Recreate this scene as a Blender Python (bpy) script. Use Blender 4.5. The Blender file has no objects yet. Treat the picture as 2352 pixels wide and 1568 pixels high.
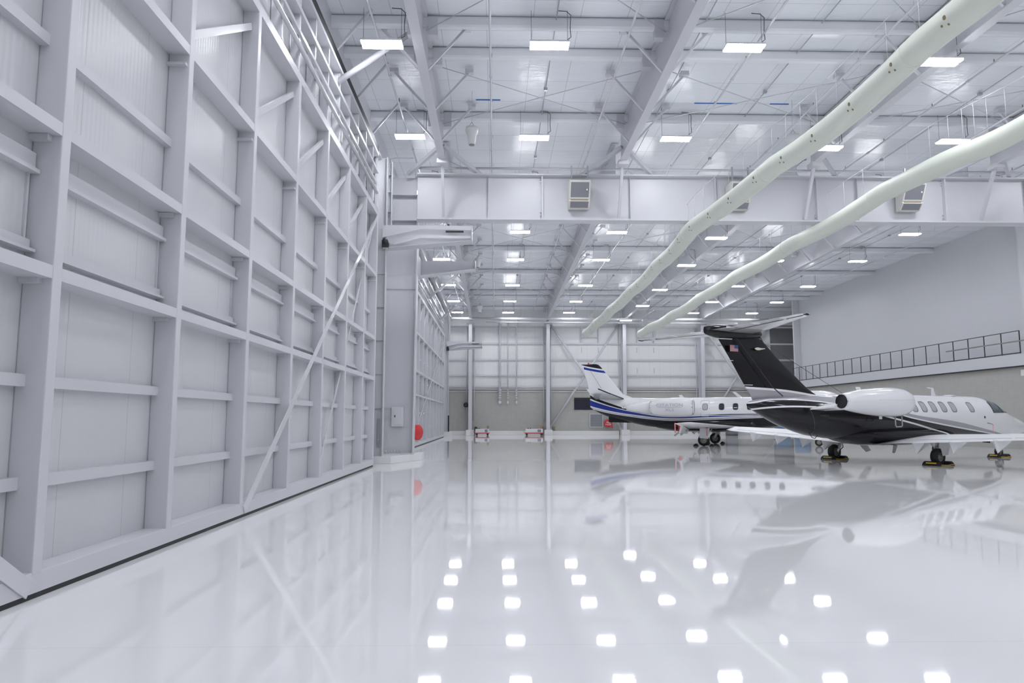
import bpy, bmesh, math, random
from mathutils import Vector, Matrix
random.seed(4)
scn = bpy.context.scene
COL = scn.collection
PI = math.pi
R = math.radians

# ------------------------------------------------------------------ materials
def new_mat(name):
    m = bpy.data.materials.new(name); m.use_nodes = True
    nt = m.node_tree
    return m, nt, nt.nodes['Principled BSDF']

def simple(name, col, rough=.4, metal=0., bump=0., bscale=40., var=0., coat=0., spec=.5):
    m, nt, b = new_mat(name)
    b.inputs['Base Color'].default_value = (*col, 1)
    b.inputs['Roughness'].default_value = rough
    b.inputs['Metallic'].default_value = metal
    b.inputs['Specular IOR Level'].default_value = spec
    b.inputs['Coat Weight'].default_value = coat
    b.inputs['Coat Roughness'].default_value = .04
    if bump or var:
        tc = nt.nodes.new('ShaderNodeTexCoord')
        n = nt.nodes.new('ShaderNodeTexNoise'); n.inputs['Scale'].default_value = bscale
        n.inputs['Detail'].default_value = 4
        nt.links.new(tc.outputs['Object'], n.inputs['Vector'])
        if bump:
            bp = nt.nodes.new('ShaderNodeBump'); bp.inputs['Strength'].default_value = bump
            bp.inputs['Distance'].default_value = .02
            nt.links.new(n.outputs['Fac'], bp.inputs['Height'])
            nt.links.new(bp.outputs['Normal'], b.inputs['Normal'])
        if var:
            mx = nt.nodes.new('ShaderNodeMix'); mx.data_type = 'RGBA'
            mx.inputs[6].default_value = (*[c*(1-var) for c in col], 1)
            mx.inputs[7].default_value = (*[min(1, c*(1+var)) for c in col], 1)
            nt.links.new(n.outputs['Fac'], mx.inputs[0])
            nt.links.new(mx.outputs[2], b.inputs['Base Color'])
    return m

def math_node(nt, op, a, b=None, c=None):
    n = nt.nodes.new('ShaderNodeMath'); n.operation = op
    for i, v in enumerate((a, b, c)):
        if v is None: continue
        if isinstance(v, (int, float)): n.inputs[i].default_value = v
        else: nt.links.new(v, n.inputs[i])
    return n.outputs[0]

def line_mask(nt, coord, period, width, offset=0.):
    """1 on thin lines repeated every `period` metres"""
    f = math_node(nt, 'FLOORED_MODULO', math_node(nt, 'ADD', coord, offset), period)
    return math_node(nt, 'LESS_THAN', f, width)

def mix_col(nt, fac, a, b):
    mx = nt.nodes.new('ShaderNodeMix'); mx.data_type = 'RGBA'
    if isinstance(fac, (int, float)): mx.inputs[0].default_value = fac
    else: nt.links.new(fac, mx.inputs[0])
    for i, v in ((6, a), (7, b)):
        if isinstance(v, tuple): mx.inputs[i].default_value = (*v, 1)
        else: nt.links.new(v, mx.inputs[i])
    return mx.outputs[2]

def coords(nt, kind='Object'):
    tc = nt.nodes.new('ShaderNodeTexCoord')
    s = nt.nodes.new('ShaderNodeSeparateXYZ'); nt.links.new(tc.outputs[kind], s.inputs[0])
    return tc.outputs[kind], s.outputs[0], s.outputs[1], s.outputs[2]

def noise(nt, vec, scale, detail=4, dist=0.):
    n = nt.nodes.new('ShaderNodeTexNoise'); n.inputs['Scale'].default_value = scale
    n.inputs['Detail'].default_value = detail; n.inputs['Distortion'].default_value = dist
    nt.links.new(vec, n.inputs['Vector']); return n.outputs['Fac']

def bump(nt, b, h, strength, dist=.02):
    bp = nt.nodes.new('ShaderNodeBump'); bp.inputs['Strength'].default_value = strength
    bp.inputs['Distance'].default_value = dist
    nt.links.new(h, bp.inputs['Height']); nt.links.new(bp.outputs['Normal'], b.inputs['Normal'])

WHITE = (.645, .65, .685)
M = {}
M['steel'] = simple('white_painted_steel', WHITE, .38)
M['beam_wrap'] = simple('white_beam_wrap', (.80, .815, .85), .4)
M['steel_gloss'] = simple('white_gloss_steel', (.68, .685, .72), .22)
M['kerb'] = simple('white_epoxy_kerb', (.80, .80, .80), .3, bump=.1, bscale=6)
M['dark'] = simple('dark_gap', (.02, .02, .025), .6)
M['seam'] = simple('grey_joint_and_gap_shade', (.42, .43, .46), .7)  # grey for real joint lines, and for shade painted above the purlins
M['rubber'] = simple('black_rubber', (.018, .018, .02), .55)
M['black'] = simple('black_metal', (.025, .025, .03), .4)
M['rail'] = simple('black_rail_paint', (.04, .04, .05), .45)
M['cable'] = simple('grey_cable', (.12, .12, .13), .5)
M['housing'] = simple('light_housing', (.75, .76, .78), .4)
M['cream'] = simple('cream_enamel', (.72, .71, .66), .45)
M['grille'] = simple('grey_grille', (.23, .235, .26), .5)
M['galv'] = simple('galvanised_steel', (.45, .47, .5), .4, .6)
M['red'] = simple('red_vinyl', (.62, .03, .04), .5, bump=.6, bscale=9)
M['red_paint'] = simple('red_paint', (.5, .03, .03), .4)
M['tag_red'] = simple('red_ribbon', (.75, .06, .07), .6)
M['tag_white'] = simple('white_print', (.85, .85, .85), .6)
M['yellow'] = simple('yellow_stripe', (.75, .5, .05), .5)
M['chrome'] = simple('polished_metal', (.8, .8, .82), .12, 1.)
M['alu'] = simple('satin_aluminium', (.55, .55, .56), .35, .9)
M['wheel'] = simple('wheel_hub', (.32, .31, .28), .4, .5)
M['glass_dark'] = simple('dark_cabin_glass', (.03, .035, .04), .06)
M['glass_light'] = simple('shaded_cabin_window', (.48, .48, .53), .1)
M['glass_screen'] = simple('windshield_glass', (.10, .13, .14), .05)
M['jet_white'] = simple('white_jet_paint', (.86, .86, .88), .12, coat=.25)
M['wing_white'] = simple('white_wing_paint', (.84, .84, .86), .32)
M['jet_black'] = simple('black_jet_paint', (.010, .010, .013), .12, spec=.35)
M['jet_silver'] = simple('silver_jet_paint', (.42, .41, .43), .25, coat=.6)
M['jet_lines'] = simple('panel_line', (.25, .25, .27), .5)
M['screen'] = simple('dark_screen', (.012, .013, .03), .25)
M['blue_cabinet'] = simple('blue_cabinet', (.10, .22, .38), .4)
M['tan'] = simple('tan_plastic', (.3, .24, .15), .6)
M['blue_tape'] = simple('blue_tape', (.06, .2, .6), .5)
M['nozzle'] = simple('brown_nozzle', (.22, .18, .10), .6)
M['fan_white'] = simple('fan_white_plastic', (.72, .72, .72), .45)
M['letter_grey'] = simple('grey_lettering', (.5, .5, .54), .4)
M['gold'] = simple('pale_gold_emblem', (.75, .75, .62), .3, .3)
M['flag_blue'] = simple('flag_blue', (.06, .10, .28), .5)
M['flag_red'] = simple('flag_red', (.45, .12, .14), .5)
M['flag_white'] = simple('flag_white', (.62, .55, .55), .5)

def emission(name, col, strength):
    m, nt, b = new_mat(name)
    b.inputs['Base Color'].default_value = (.8, .8, .8, 1)
    b.inputs['Emission Color'].default_value = (*col, 1)
    b.inputs['Emission Strength'].default_value = strength
    return m
LIGHT_STRENGTH = 66.
M['lens'] = emission('led_lens', (.94, .955, 1.0), LIGHT_STRENGTH)

def make_floor_mat():
    m, nt, b = new_mat('glossy_epoxy_floor')
    v, x, y, z = coords(nt)
    n1 = noise(nt, v, .35, 3)
    c = mix_col(nt, n1, (.885, .885, .90), (.91, .91, .92))
    joint = line_mask(nt, y, 7.6, .02, 2.)
    c = mix_col(nt, math_node(nt, 'MULTIPLY', joint, .12), c, (.5, .5, .52))
    nt.links.new(c, b.inputs['Base Color'])
    b.inputs['Roughness'].default_value = .03
    b.inputs['Specular IOR Level'].default_value = .85
    a = noise(nt, v, 55., 2)
    bb = noise(nt, v, 1.3, 2)
    h = math_node(nt, 'ADD', math_node(nt, 'MULTIPLY', a, .030), math_node(nt, 'MULTIPLY', bb, .30))
    bump(nt, b, h, .12, .012)
    return m
M['floor'] = make_floor_mat()

def make_ceiling_mat():
    m, nt, b = new_mat('white_vinyl_roof_insulation')
    v, x, y, z = coords(nt)
    lx = line_mask(nt, x, 1.38, .022, .3)
    ly = line_mask(nt, y, 1.62, .022, .5)
    n1 = noise(nt, v, .8, 3)
    base = mix_col(nt, n1, (.84, .87, .92), (.88, .905, .94))
    c = mix_col(nt, math_node(nt, 'MULTIPLY', lx, .45), base, (.36, .36, .40))
    c = mix_col(nt, math_node(nt, 'MULTIPLY', ly, .45), c, (.36, .36, .40))
    nt.links.new(c, b.inputs['Base Color'])
    b.inputs['Roughness'].default_value = .24
    b.inputs['Specular IOR Level'].default_value = .6
    wy = nt.nodes.new('ShaderNodeMapping'); wy.inputs['Scale'].default_value = (.7, 3.2, 1)
    nt.links.new(v, wy.inputs[0])
    w = noise(nt, wy.outputs[0], 1.6, 3, .6)
    sag = math_node(nt, 'ABSOLUTE', math_node(nt, 'SINE', math_node(nt, 'MULTIPLY', math_node(nt, 'ADD', y, .5), PI/1.62)))
    h = math_node(nt, 'ADD', math_node(nt, 'MULTIPLY', w, .8), math_node(nt, 'MULTIPLY', sag, -.8))
    bump(nt, b, h, .35, .05)
    return m
M['ceiling'] = make_ceiling_mat()

def make_panel_mat(name, axis, col, rib=.09, seam=1.12, off=0., rough=.3):
    """ribbed insulated metal panel; ribs run up the wall"""
    m, nt, b = new_mat(name)
    v, x, y, z = coords(nt)
    u = (x, y)[axis]
    sm = line_mask(nt, u, seam, .014, off)
    n1 = noise(nt, v, .9, 4)
    c = mix_col(nt, n1, tuple(k*.975 for k in col), col)
    c = mix_col(nt, math_node(nt, 'MULTIPLY', sm, .38), c, (.34, .34, .36))
    nt.links.new(c, b.inputs['Base Color'])
    b.inputs['Roughness'].default_value = rough
    s = math_node(nt, 'SINE', math_node(nt, 'MULTIPLY', u, 2*PI/rib))
    bump(nt, b, s, .10, .006)
    return m
M['door_panel'] = make_panel_mat('white_ribbed_door_panel', 1, (.65, .655, .68), .09, 1.375, .32)
M['wall_panel'] = make_panel_mat('white_far_wall_panel', 0, (.85, .855, .86), .3, 1.1, .2, .4)
M['grey_panel'] = make_panel_mat('grey_sectional_panel', 0, (.20, .20, .21), .3, 50., .2, .5)

def make_smooth_wall():
    m, nt, b = new_mat('smooth_white_wall')
    v, x, y, z = coords(nt)
    sm = line_mask(nt, y, 7.6, .015, 1.)
    c = mix_col(nt, math_node(nt, 'MULTIPLY', sm, .12), (.66, .67, .70), (.42, .42, .44))
    nt.links.new(c, b.inputs['Base Color'])
    b.inputs['Roughness'].default_value = .42
    return m
M['smooth_wall'] = make_smooth_wall()

def make_cmu():
    m, nt, b = new_mat('grey_concrete_block')
    v, x, y, z = coords(nt)
    hx = math_node(nt, 'ADD', x, y)
    l1 = line_mask(nt, hx, .40, .012)
    l2 = line_mask(nt, z, .203, .012)
    n1 = noise(nt, v, 3., 5); n2 = noise(nt, v, 55., 4)
    c = mix_col(nt, n1, (.45, .445, .42), (.57, .565, .53))
    c = mix_col(nt, math_node(nt, 'MULTIPLY', n2, .4), c, (.33, .33, .31))
    ln = math_node(nt, 'MULTIPLY', math_node(nt, 'MAXIMUM', l1, l2), .25)
    c = mix_col(nt, ln, c, (.30, .295, .28))
    nt.links.new(c, b.inputs['Base Color'])
    b.inputs['Roughness'].default_value = .8
    bump(nt, b, n2, .4, .01)
    return m
M['cmu'] = make_cmu()

def make_duct_mat():
    m, nt, b = new_mat('pale_green_duct_fabric')
    v, x, y, z = coords(nt)
    n1 = noise(nt, v, 1.5, 4)
    c = mix_col(nt, n1, (.64, .685, .60), (.70, .735, .655))
    nt.links.new(c, b.inputs['Base Color'])
    b.inputs['Roughness'].default_value = .55
    b.inputs['Sheen Weight'].default_value = .2
    bump(nt, b, noise(nt, v, 3.5, 3, .3), .25, .03)
    return m
M['duct'] = make_duct_mat()

def curve_of(nt, s, pts, smin, smax, zmin, zmax):
    """piecewise-smooth z(s) as a Float Curve"""
    f = nt.nodes.new('ShaderNodeFloatCurve')
    t = math_node(nt, 'DIVIDE', math_node(nt, 'SUBTRACT', s, smin), smax-smin)
    nt.links.new(t, f.inputs['Value'])
    cu = f.mapping.curves[0]
    P = sorted(pts)
    q = [((a-smin)/(smax-smin), (b-zmin)/(zmax-zmin)) for a, b in P]
    if q[0][0] > 0: q = [(0., q[0][1])]+q
    if q[-1][0] < 1: q = q+[(1., q[-1][1])]
    while len(cu.points) < len(q): cu.points.new(.5, .5)
    for p, (a, b) in zip(cu.points, q):
        p.location = (a, b); p.handle_type = 'AUTO'
    f.mapping.update()
    return math_node(nt, 'MULTIPLY_ADD', f.outputs[0], zmax-zmin, zmin)

def livery(name, base, bands, smin=-11., smax=11., zmin=0., zmax=7.):
    """bands: (lower boundary pts or None, upper boundary pts or None, colour, srange or None), painted in order.
    Local frame of the aircraft: x forward, z up"""
    m, nt, b = new_mat(name)
    v, s, t, z = coords(nt)
    c = base
    for lo, hi, col, sr in bands:
        k = None
        def AND(a):
            nonlocal k
            k = a if k is None else math_node(nt, 'MULTIPLY', k, a)
        if lo is not None: AND(math_node(nt, 'GREATER_THAN', z, curve_of(nt, s, lo, smin, smax, zmin, zmax)))
        if hi is not None: AND(math_node(nt, 'LESS_THAN', z, curve_of(nt, s, hi, smin, smax, zmin, zmax)))
        if sr:
            AND(math_node(nt, 'GREATER_THAN', s, sr[0])); AND(math_node(nt, 'LESS_THAN', s, sr[1]))
        c = mix_col(nt, k, c, col)
    nt.links.new(c, b.inputs['Base Color'])
    b.inputs['Roughness'].default_value = .10
    b.inputs['Specular IOR Level'].default_value = .35
    return m

# ------------------------------------------------------------------ mesh builder
class MB:
    def __init__(self): self.bm = bmesh.new()
    def box(self, lo, hi):
        x0, y0, z0 = lo; x1, y1, z1 = hi
        v = [self.bm.verts.new(p) for p in ((x0,y0,z0),(x1,y0,z0),(x1,y1,z0),(x0,y1,z0),(x0,y0,z1),(x1,y0,z1),(x1,y1,z1),(x0,y1,z1))]
        for f in ((3,2,1,0),(4,5,6,7),(0,1,5,4),(1,2,6,5),(2,3,7,6),(3,0,4,7)): self.bm.faces.new([v[i] for i in f])
        return self
    def poly_prism(self, pts, a, b):
        """pts: list of 3D points (planar), extruded by vector from offset a to b (Vectors)"""
        A = [self.bm.verts.new(Vector(p)+Vector(a)) for p in pts]
        B = [self.bm.verts.new(Vector(p)+Vector(b)) for p in pts]
        self.bm.faces.new(A[::-1]); self.bm.faces.new(B)
        n = len(pts)
        for i in range(n):
            j = (i+1) % n; self.bm.faces.new((A[i], A[j], B[j], B[i]))
        return self
    def frame(self, p0, p1, up=None):
        p0 = Vector(p0); p1 = Vector(p1); d = (p1-p0).normalized()
        u = Vector(up) if up else (Vector((0,0,1)) if abs(d.z) < .95 else Vector((0,1,0)))
        side = d.cross(u)
        if side.length < 1e-6: side = d.cross(Vector((1,0,0)))
        side.normalize(); u = side.cross(d).normalized()
        return p0, p1, d, side, u
    def bar(self, p0, p1, w, h, up=None):
        p0, p1, d, s, u = self.frame(p0, p1, up)
        ring = [(-w/2,-h/2),(w/2,-h/2),(w/2,h/2),(-w/2,h/2)]
        self.poly_prism([s*a+u*b for a, b in ring], p0, p1); return self
    def ibeam(self, p0, p1, w, h, tf=.02, tw=.015, up=None):
        p0, p1, d, s, u = self.frame(p0, p1, up)
        a, b = w/2, h/2
        ring = [(-a,-b),(a,-b),(a,-b+tf),(tw/2,-b+tf),(tw/2,b-tf),(a,b-tf),(a,b),(-a,b),(-a,b-tf),(-tw/2,b-tf),(-tw/2,-b+tf),(-a,-b+tf)]
        A = [self.bm.verts.new(p0+s*x+u*y) for x, y in ring]; B = [self.bm.verts.new(p1+s*x+u*y) for x, y in ring]
        n = len(ring)
        for i in range(n):
            j = (i+1) % n; self.bm.faces.new((A[i], A[j], B[j], B[i]))
        for V in (A, B):
            self.bm.faces.new((V[0],V[1],V[2],V[3],V[10],V[11])); self.bm.faces.new((V[3],V[4],V[9],V[10])); self.bm.faces.new((V[4],V[5],V[6],V[7],V[8],V[9]))
        return self
    def tube(self, p0, p1, r, seg=12, r1=None, cap=True):
        p0, p1, d, s, u = self.frame(p0, p1)
        r1 = r if r1 is None else r1
        A = [self.bm.verts.new(p0+(s*math.cos(2*PI*i/seg)+u*math.sin(2*PI*i/seg))*r) for i in range(seg)]
        B = [self.bm.verts.new(p1+(s*math.cos(2*PI*i/seg)+u*math.sin(2*PI*i/seg))*r1) for i in range(seg)]
        for i in range(seg):
            j = (i+1) % seg; f = self.bm.faces.new((A[i], A[j], B[j], B[i])); f.smooth = True
        if cap: self.bm.faces.new(A[::-1]); self.bm.faces.new(B)
        return self
    def path(self, pts, r, seg=8, radii=None):
        pts = [Vector(p) for p in pts]; rings = []
        n = len(pts); up = None
        for i, p in enumerate(pts):
            d = (pts[min(i+1, n-1)]-pts[max(i-1, 0)]).normalized()
            if up is None:
                up = Vector((0,0,1)) if abs(d.z) < .9 else Vector((1,0,0))
            s = d.cross(up).normalized(); u = s.cross(d).normalized(); up = u
            rr = radii[i] if radii else r
            rings.append([self.bm.verts.new(p+(s*math.cos(2*PI*k/seg)+u*math.sin(2*PI*k/seg))*rr) for k in range(seg)])
        self.skin(rings, True); return self
    def skin(self, rings, cap=True, smooth=True):
        seg = len(rings[0])
        for a, b in zip(rings, rings[1:]):
            for i in range(seg):
                j = (i+1) % seg; f = self.bm.faces.new((a[i], a[j], b[j], b[i])); f.smooth = smooth
        if cap:
            self.bm.faces.new(rings[0][::-1]); self.bm.faces.new(rings[-1])
    def lathe(self, prof, c, axis=(0,0,1), seg=24, cap=True):
        """prof: (r, h) along axis from c"""
        c = Vector(c); p0, p1, d, s, u = self.frame(c, c+Vector(axis))
        rings = []
        for r, h in prof:
            rings.append([self.bm.verts.new(c+d*h+(s*math.cos(2*PI*i/seg)+u*math.sin(2*PI*i/seg))*max(r, 1e-4)) for i in range(seg)])
        self.skin(rings, cap); return self
    def rings(self, rs, cap=True, smooth=True):
        self.skin([[self.bm.verts.new(p) for p in r] for r in rs], cap, smooth); return self
    def face(self, pts, smooth=False):
        f = self.bm.faces.new([self.bm.verts.new(p) for p in pts]); f.smooth = smooth; return self
    def grid(self, rows, smooth=True):
        V = [[self.bm.verts.new(p) for p in r] for r in rows]
        for a, b in zip(V, V[1:]):
            for i in range(len(a)-1):
                f = self.bm.faces.new((a[i], a[i+1], b[i+1], b[i])); f.smooth = smooth
        return self
    def build(self, name, mat, parent=None, local=False, loc=None, bevel=0., auto=True, thick=0.):
        bm = self.bm
        if auto: bmesh.ops.recalc_face_normals(bm, faces=bm.faces)
        if bevel:
            ed = [e for e in bm.edges if len(e.link_faces) == 2 and e.calc_face_angle(0) > .6]
            bmesh.ops.bevel(bm, geom=ed, offset=bevel, segments=2, affect='EDGES', profile=.6, clamp_overlap=True)
        me = bpy.data.meshes.new(name)
        if loc is not None: bmesh.ops.translate(bm, verts=bm.verts, vec=-Vector(loc))
        o = bpy.data.objects.new(name, me); COL.objects.link(o)
        if loc is not None: o.location = loc
        if parent is not None:
            o.parent = parent
            if not local:
                mw = world_of(parent)
                bmesh.ops.transform(bm, matrix=mw.inverted(), verts=bm.verts)
        bm.to_mesh(me); bm.free()
        me.materials.append(M[mat] if isinstance(mat, str) else mat)
        return o

def world_of(o):
    m = Matrix.LocRotScale(o.location, o.rotation_euler, None)
    return world_of(o.parent) @ m if o.parent else m

def tag(o, label, cat, group=None, kind=None):
    o['label'] = label; o['category'] = cat
    if group: o['group'] = group
    if kind: o['kind'] = kind
    return o
def thing(name, label, cat, loc=(0,0,0), rotz=0., group=None, kind=None):
    o = bpy.data.objects.new(name, None); COL.objects.link(o)
    o.location = loc; o.rotation_euler = (0, 0, rotz); o.empty_display_size = .2
    return tag(o, label, cat, group, kind)
def dup(root, loc, label, rotz=None):
    r = root.copy(); COL.objects.link(r); r.location = loc; r['label'] = label
    if rotz is not None: r.rotation_euler = (0, 0, rotz)
    for ch in list(root.children):
        c = ch.copy(); COL.objects.link(c); c.parent = r
        for g in list(ch.children):
            d = g.copy(); COL.objects.link(d); d.parent = c
    return r
ORD = ['first','second','third','fourth','fifth','sixth','seventh','eighth','ninth','tenth','eleventh','twelfth','thirteenth','fourteenth','fifteenth','sixteenth','seventeenth','eighteenth','nineteenth','twentieth']
def structure(o, label, cat):
    return tag(o, label, cat, None, 'structure')

# ------------------------------------------------------------------ dimensions
H_CEIL = 13.42
Y_FAR = 75.2
X_RW = 30.2
X_R2 = 33.5

# ------------------------------------------------------------------ shell
structure(MB().box((-9, -16, -.3), (36, 77, 0)).build('floor', 'floor', loc=(0,0,0)), 'glossy white epoxy floor with wavy reflections of lights and jets', 'floor')
structure(MB().box((-5.6, -16, H_CEIL), (36, 77, H_CEIL+.2)).build('ceiling', 'ceiling'), 'pale blue-white vinyl insulated roof underside with seams', 'ceiling')
w = thing('wall_far', 'far end wall, white metal panels above grey concrete block', 'wall', (0, Y_FAR, 0), kind='structure')
MB().box((-6, Y_FAR, 4.5), (X_R2+1, Y_FAR+.3, H_CEIL)).build('metal_panel', 'wall_panel', w)
MB().box((-6, Y_FAR-.06, 0), (X_R2+1, Y_FAR+.3, 4.5)).build('block_wainscot', 'cmu', w)
w = thing('wall_right', 'right side wall, smooth white above grey concrete block', 'wall', (X_RW, 30, 0), kind='structure')
MB().box((X_RW, -16, 4.6), (X_RW+.3, 70.0, H_CEIL)).build('upper_wall', 'smooth_wall', w)
MB().box((29.25, -16, 0), (29.6, 70.0, 4.62)).build('block_wall', 'cmu', w)
MB().box((29.6, 69.7, 0), (X_R2+.3, 70.0, H_CEIL)).build('return_wall', 'smooth_wall', w)
MB().box((X_R2, 70, 0), (X_R2+.3, Y_FAR, H_CEIL)).build('recess_wall', 'smooth_wall', w)
structure(MB().box((-6, -16.3, 0), (36, -16, H_CEIL)).build('wall_back', 'smooth_wall', loc=(0,-16,0)), 'white wall behind the viewer', 'wall')
w = thing('wall_left', 'white header and wall strips around the hangar doors', 'wall', (-5, 30, 0), kind='structure')
MB().box((-5.7, -16, 12.0), (-5.3, Y_FAR, H_CEIL)).build('header_wall', 'steel', w)
MB().box((-5.4, 26.4, 0), (-5.2, 31.2, 12)).build('wall_strip', 'steel', w)
MB().box((-5.4, 67.3, 0), (-5.2, Y_FAR, 12)).build('wall_strip', 'steel', w)
MB().box((-5.9, -16, 0), (-5.7, Y_FAR, 12)).build('dark_backing', 'dark', w)
# door header beam above the doors
hb = thing('door_header_beam', 'deep white header beam running along above the hangar doors', 'beam', (-4.75, 28, 11.75))
MB().box((-4.95, -16, 12.0), (-4.80, 74.6, H_CEIL)).build('web', 'steel', hb)
MB().box((-5.1, -16, 11.95), (-4.54, 74.6, 12.03)).build('bottom_flange', 'steel', hb)
for y in (13.5, 16.6, 19.4, 22.5, 25.4, 33, 38, 43, 48, 53, 58, 63, 68): MB().bar((-4.6, y, 12.06), (-3.55, y-.1, 13.3), .07, .07).build('flange_brace', 'steel', hb)

# mezzanine fascia band on the right wall
tr = thing('trim_1', 'white fascia band of the mezzanine walkway on the right wall', 'trim', (29, 50, 4.62), kind='structure')
MB().box((29.0, 38.3, 4.62), (X_RW, 70.0, 5.28)).build('fascia', 'smooth_wall', tr)
MB().box((29.05, -16, 4.56), (29.5, 70.0, 4.62)).build('fascia_shadow_strip', 'black', tr)  # black strip paints the shadow line under the fascia
structure(MB().box((29.02, -16, 4.62), (X_RW, 38.3, H_CEIL)).build('trim_2', 'smooth_wall', loc=(29.02, 38.3, 4.62)), 'smooth white wall return beside the end of the guard rail', 'wall')

# ------------------------------------------------------------------ hangar doors
def hangar_door(name, label, XF, y_posts, ztop, braces, detail):
    """XF: front face of the posts. y_posts: far edges of the posts (metres along the wall)"""
    D = .29; XP = XF-D
    y0, y1 = y_posts[0]-.15, y_posts[-1]
    d = thing(name, label, 'hangar door', (XF, y1, 0), kind='structure')
    MB().box((XP-.12, y0, .1), (XP, y1, 11.6)).build('door_panel', 'door_panel', d)
    for k, y in enumerate(y_posts):
        w_ = .15 if k < len(y_posts)-1 else .22
        MB().box((XP, y-w_, .22), (XF+.006, y, ztop)).build('post', 'steel', d, bevel=.012)
        if detail:
            MB().box((XP+.002, y-w_-.006, .2), (XP+.008, y-w_+.001, ztop)).build('dark_joint', 'seam', d)
    for z, h in ((3.14, .13), (4.60, .13), (6.93, .14), (ztop+.05, .20)):
        MB().box((XP, y0, z-h/2), (XF, y1, z+h/2)).build('wind_beam', 'steel', d)
    bays_ = [(a, b-(.15 if b < y_posts[-1] else .22)) for a, b in zip(y_posts, y_posts[1:])]
    for z in (1.08, 2.07, 5.55):
        for a, b in bays_:
            MB().box((XP, a, z-.06), (XP+.10, b, z+.06)).build('girt', 'steel', d)
    # framed vent panels between the two middle beams
    for a, b in bays_:
        f = MB()
        ya, yb = a+.01, b-.02
        f.box((XP, ya, 4.18), (XP+.06, yb, 4.34)); f.box((XP, ya, 4.13), (XP+.11, yb, 4.17)); f.box((XP, ya, 3.36), (XP+.06, yb, 3.46)); f.box((XP, ya, 3.33), (XP+.12, yb, 3.36))
        f.box((XP, yb-.05, 3.36), (XP+.025, yb-.02, 4.3)); f.box((XP, ya+.02, 3.36), (XP+.025, ya+.05, 4.3))
        f.build('vent_panel_frame', 'steel', d)
        # clip angle below the upper beam
        g = MB(); g.box((XP, b-.07, 6.68), (XF-.02, b+.01, 6.72)); g.box((XP, b-.07, 4.47), (XF-.1, b+.01, 4.53)); g.box((XP, b-.07, 3.02), (XF-.1, b+.01, 3.08)); g.build('clip_angle', 'steel', d)
    for a, b in bays_:
        MB().bar((XP+.20, a+.02, 7.25), (XP+.14, b-.01, ztop-.35), .06, .12).build('knee_brace', 'steel_gloss', d)
    MB().box((XP, y0, .05), (XF+.002, y1, .25)).build('bottom_channel', 'steel', d, bevel=.01)
    MB().box((XP, y0, .0), (XF-.01, y1, .05)).build('floor_seal', 'rubber', d)
    for (ya, za, yb, zb, w_, xo) in braces:
        MB().bar((XF+xo, ya, za), (XF+xo, yb, zb), w_, .016, up=(1,0,0)).build('diagonal_brace', 'steel_gloss', d)
    # upper part: studs, head beams and the round rail
    XS = XP+.02
    MB().box((XF-.12, y0, 11.60), (XF-.03, y1, 11.86)).build('head_gap_shade', 'dark', d)  # black strip paints the shade of the gap between door head and header
    MB().box((XP, y0, 10.82), (XF-.02, y1, 10.92)).build('head_beam', 'steel', d)
    MB().box((XP, y0, 11.50), (XF-.02, y1, 11.60)).build('head_beam', 'steel', d)
    MB().tube((XF-.02, y0, 9.98), (XF-.02, y1-.3, 9.98), .055, 12).build('rail_pipe', 'steel_gloss', d)
    MB().box((XF-.09, y0, 10.30), (XF-.02, y1-.3, 10.38)).build('rail_angle', 'steel_gloss', d)
    y = y1-.9; k = 0
    while y > y0:
        s = MB(); s.box((XS, y-.1, ztop+.1), (XS+.2, y, 11.5)); s.build('stud', 'steel', d)
        if k % 2 == 0: MB().box((XS, y-.06, 9.5), (XF-.05, y, 10.36)).build('rail_bracket', 'steel', d)
        y -= 1.375; k += 1
    return d

p1 = [26.02-2.3-2.755*k for k in range(11)][::-1]+[26.02]
hangar_door('door_1', 'huge white steel-framed hangar door filling the left side', -4.375, p1, 9.22,
            [(12.75, .12, 25.75, 9.05, .16, .012), (18.3, .15, 25.85, 8.95, .10, -.12), (7.0, .10, 3.6, 2.4, .16, .012)], True)
p2 = [31.5+2.73*k for k in range(14)]
hangar_door('door_2', 'second white steel-framed hangar door beyond the column', -4.80, p2, 9.40,
            [(41.2, .12, 33.2, 8.95, .10, -.1), (41.2, .12, 66.7, 9.05, .12, .012)], False)

# ------------------------------------------------------------------ left column, jamb posts, arms, kerb
c = thing('steel_column', 'wide grey-white plate column standing between the two hangar doors', 'column', (-3.9, 29.35, .3))
MB().box((-4.55, 29.33, .3), (-3.32, 29.37, 11.8)).build('web_plate', 'steel', c)
MB().box((-4.58, 29.08, .3), (-4.54, 29.62, 11.8)).build('flange', 'steel', c)
MB().poly_prism([(-3.35, 0, .3), (-3.31, 0, .3), (-3.23, 0, 11.8), (-3.27, 0, 11.8)], (0, 29.05, 0), (0, 29.65, 0)).build('flange', 'steel', c)
for z in (9.92, 11.0): MB().box((-4.54, 29.08, z-.02), (-3.28, 29.33, z+.02)).build('stiffener', 'steel', c)
MB().box((-4.6, 29.0, .28), (-3.28, 29.7, .32)).build('base_plate', 'steel', c)
b = MB()
for k in range(6): b.tube((-4.42+.12*k, 29.2, .32), (-4.42+.12*k, 29.2, .42), .025, 8)
b.build('anchor_bolts', 'steel', c)
MB().box((-4.553, 29.30, 7.02), (-3.3, 29.327, 7.03)).build('splice_line', 'seam', c)

k = MB(); kp = [(-5.15, 27.42), (-3.95, 27.45), (-3.06, 29.9), (-3.06, 31.0), (-5.15, 31.0)]
k.poly_prism([(x, y, 0) for x, y in kp], (0,0,0), (0,0,.28))
tag(k.build('column_kerb', 'kerb', loc=(-4, 29, 0), bevel=.02), 'low angled white kerb around the foot of the door column', 'kerb')

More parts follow.
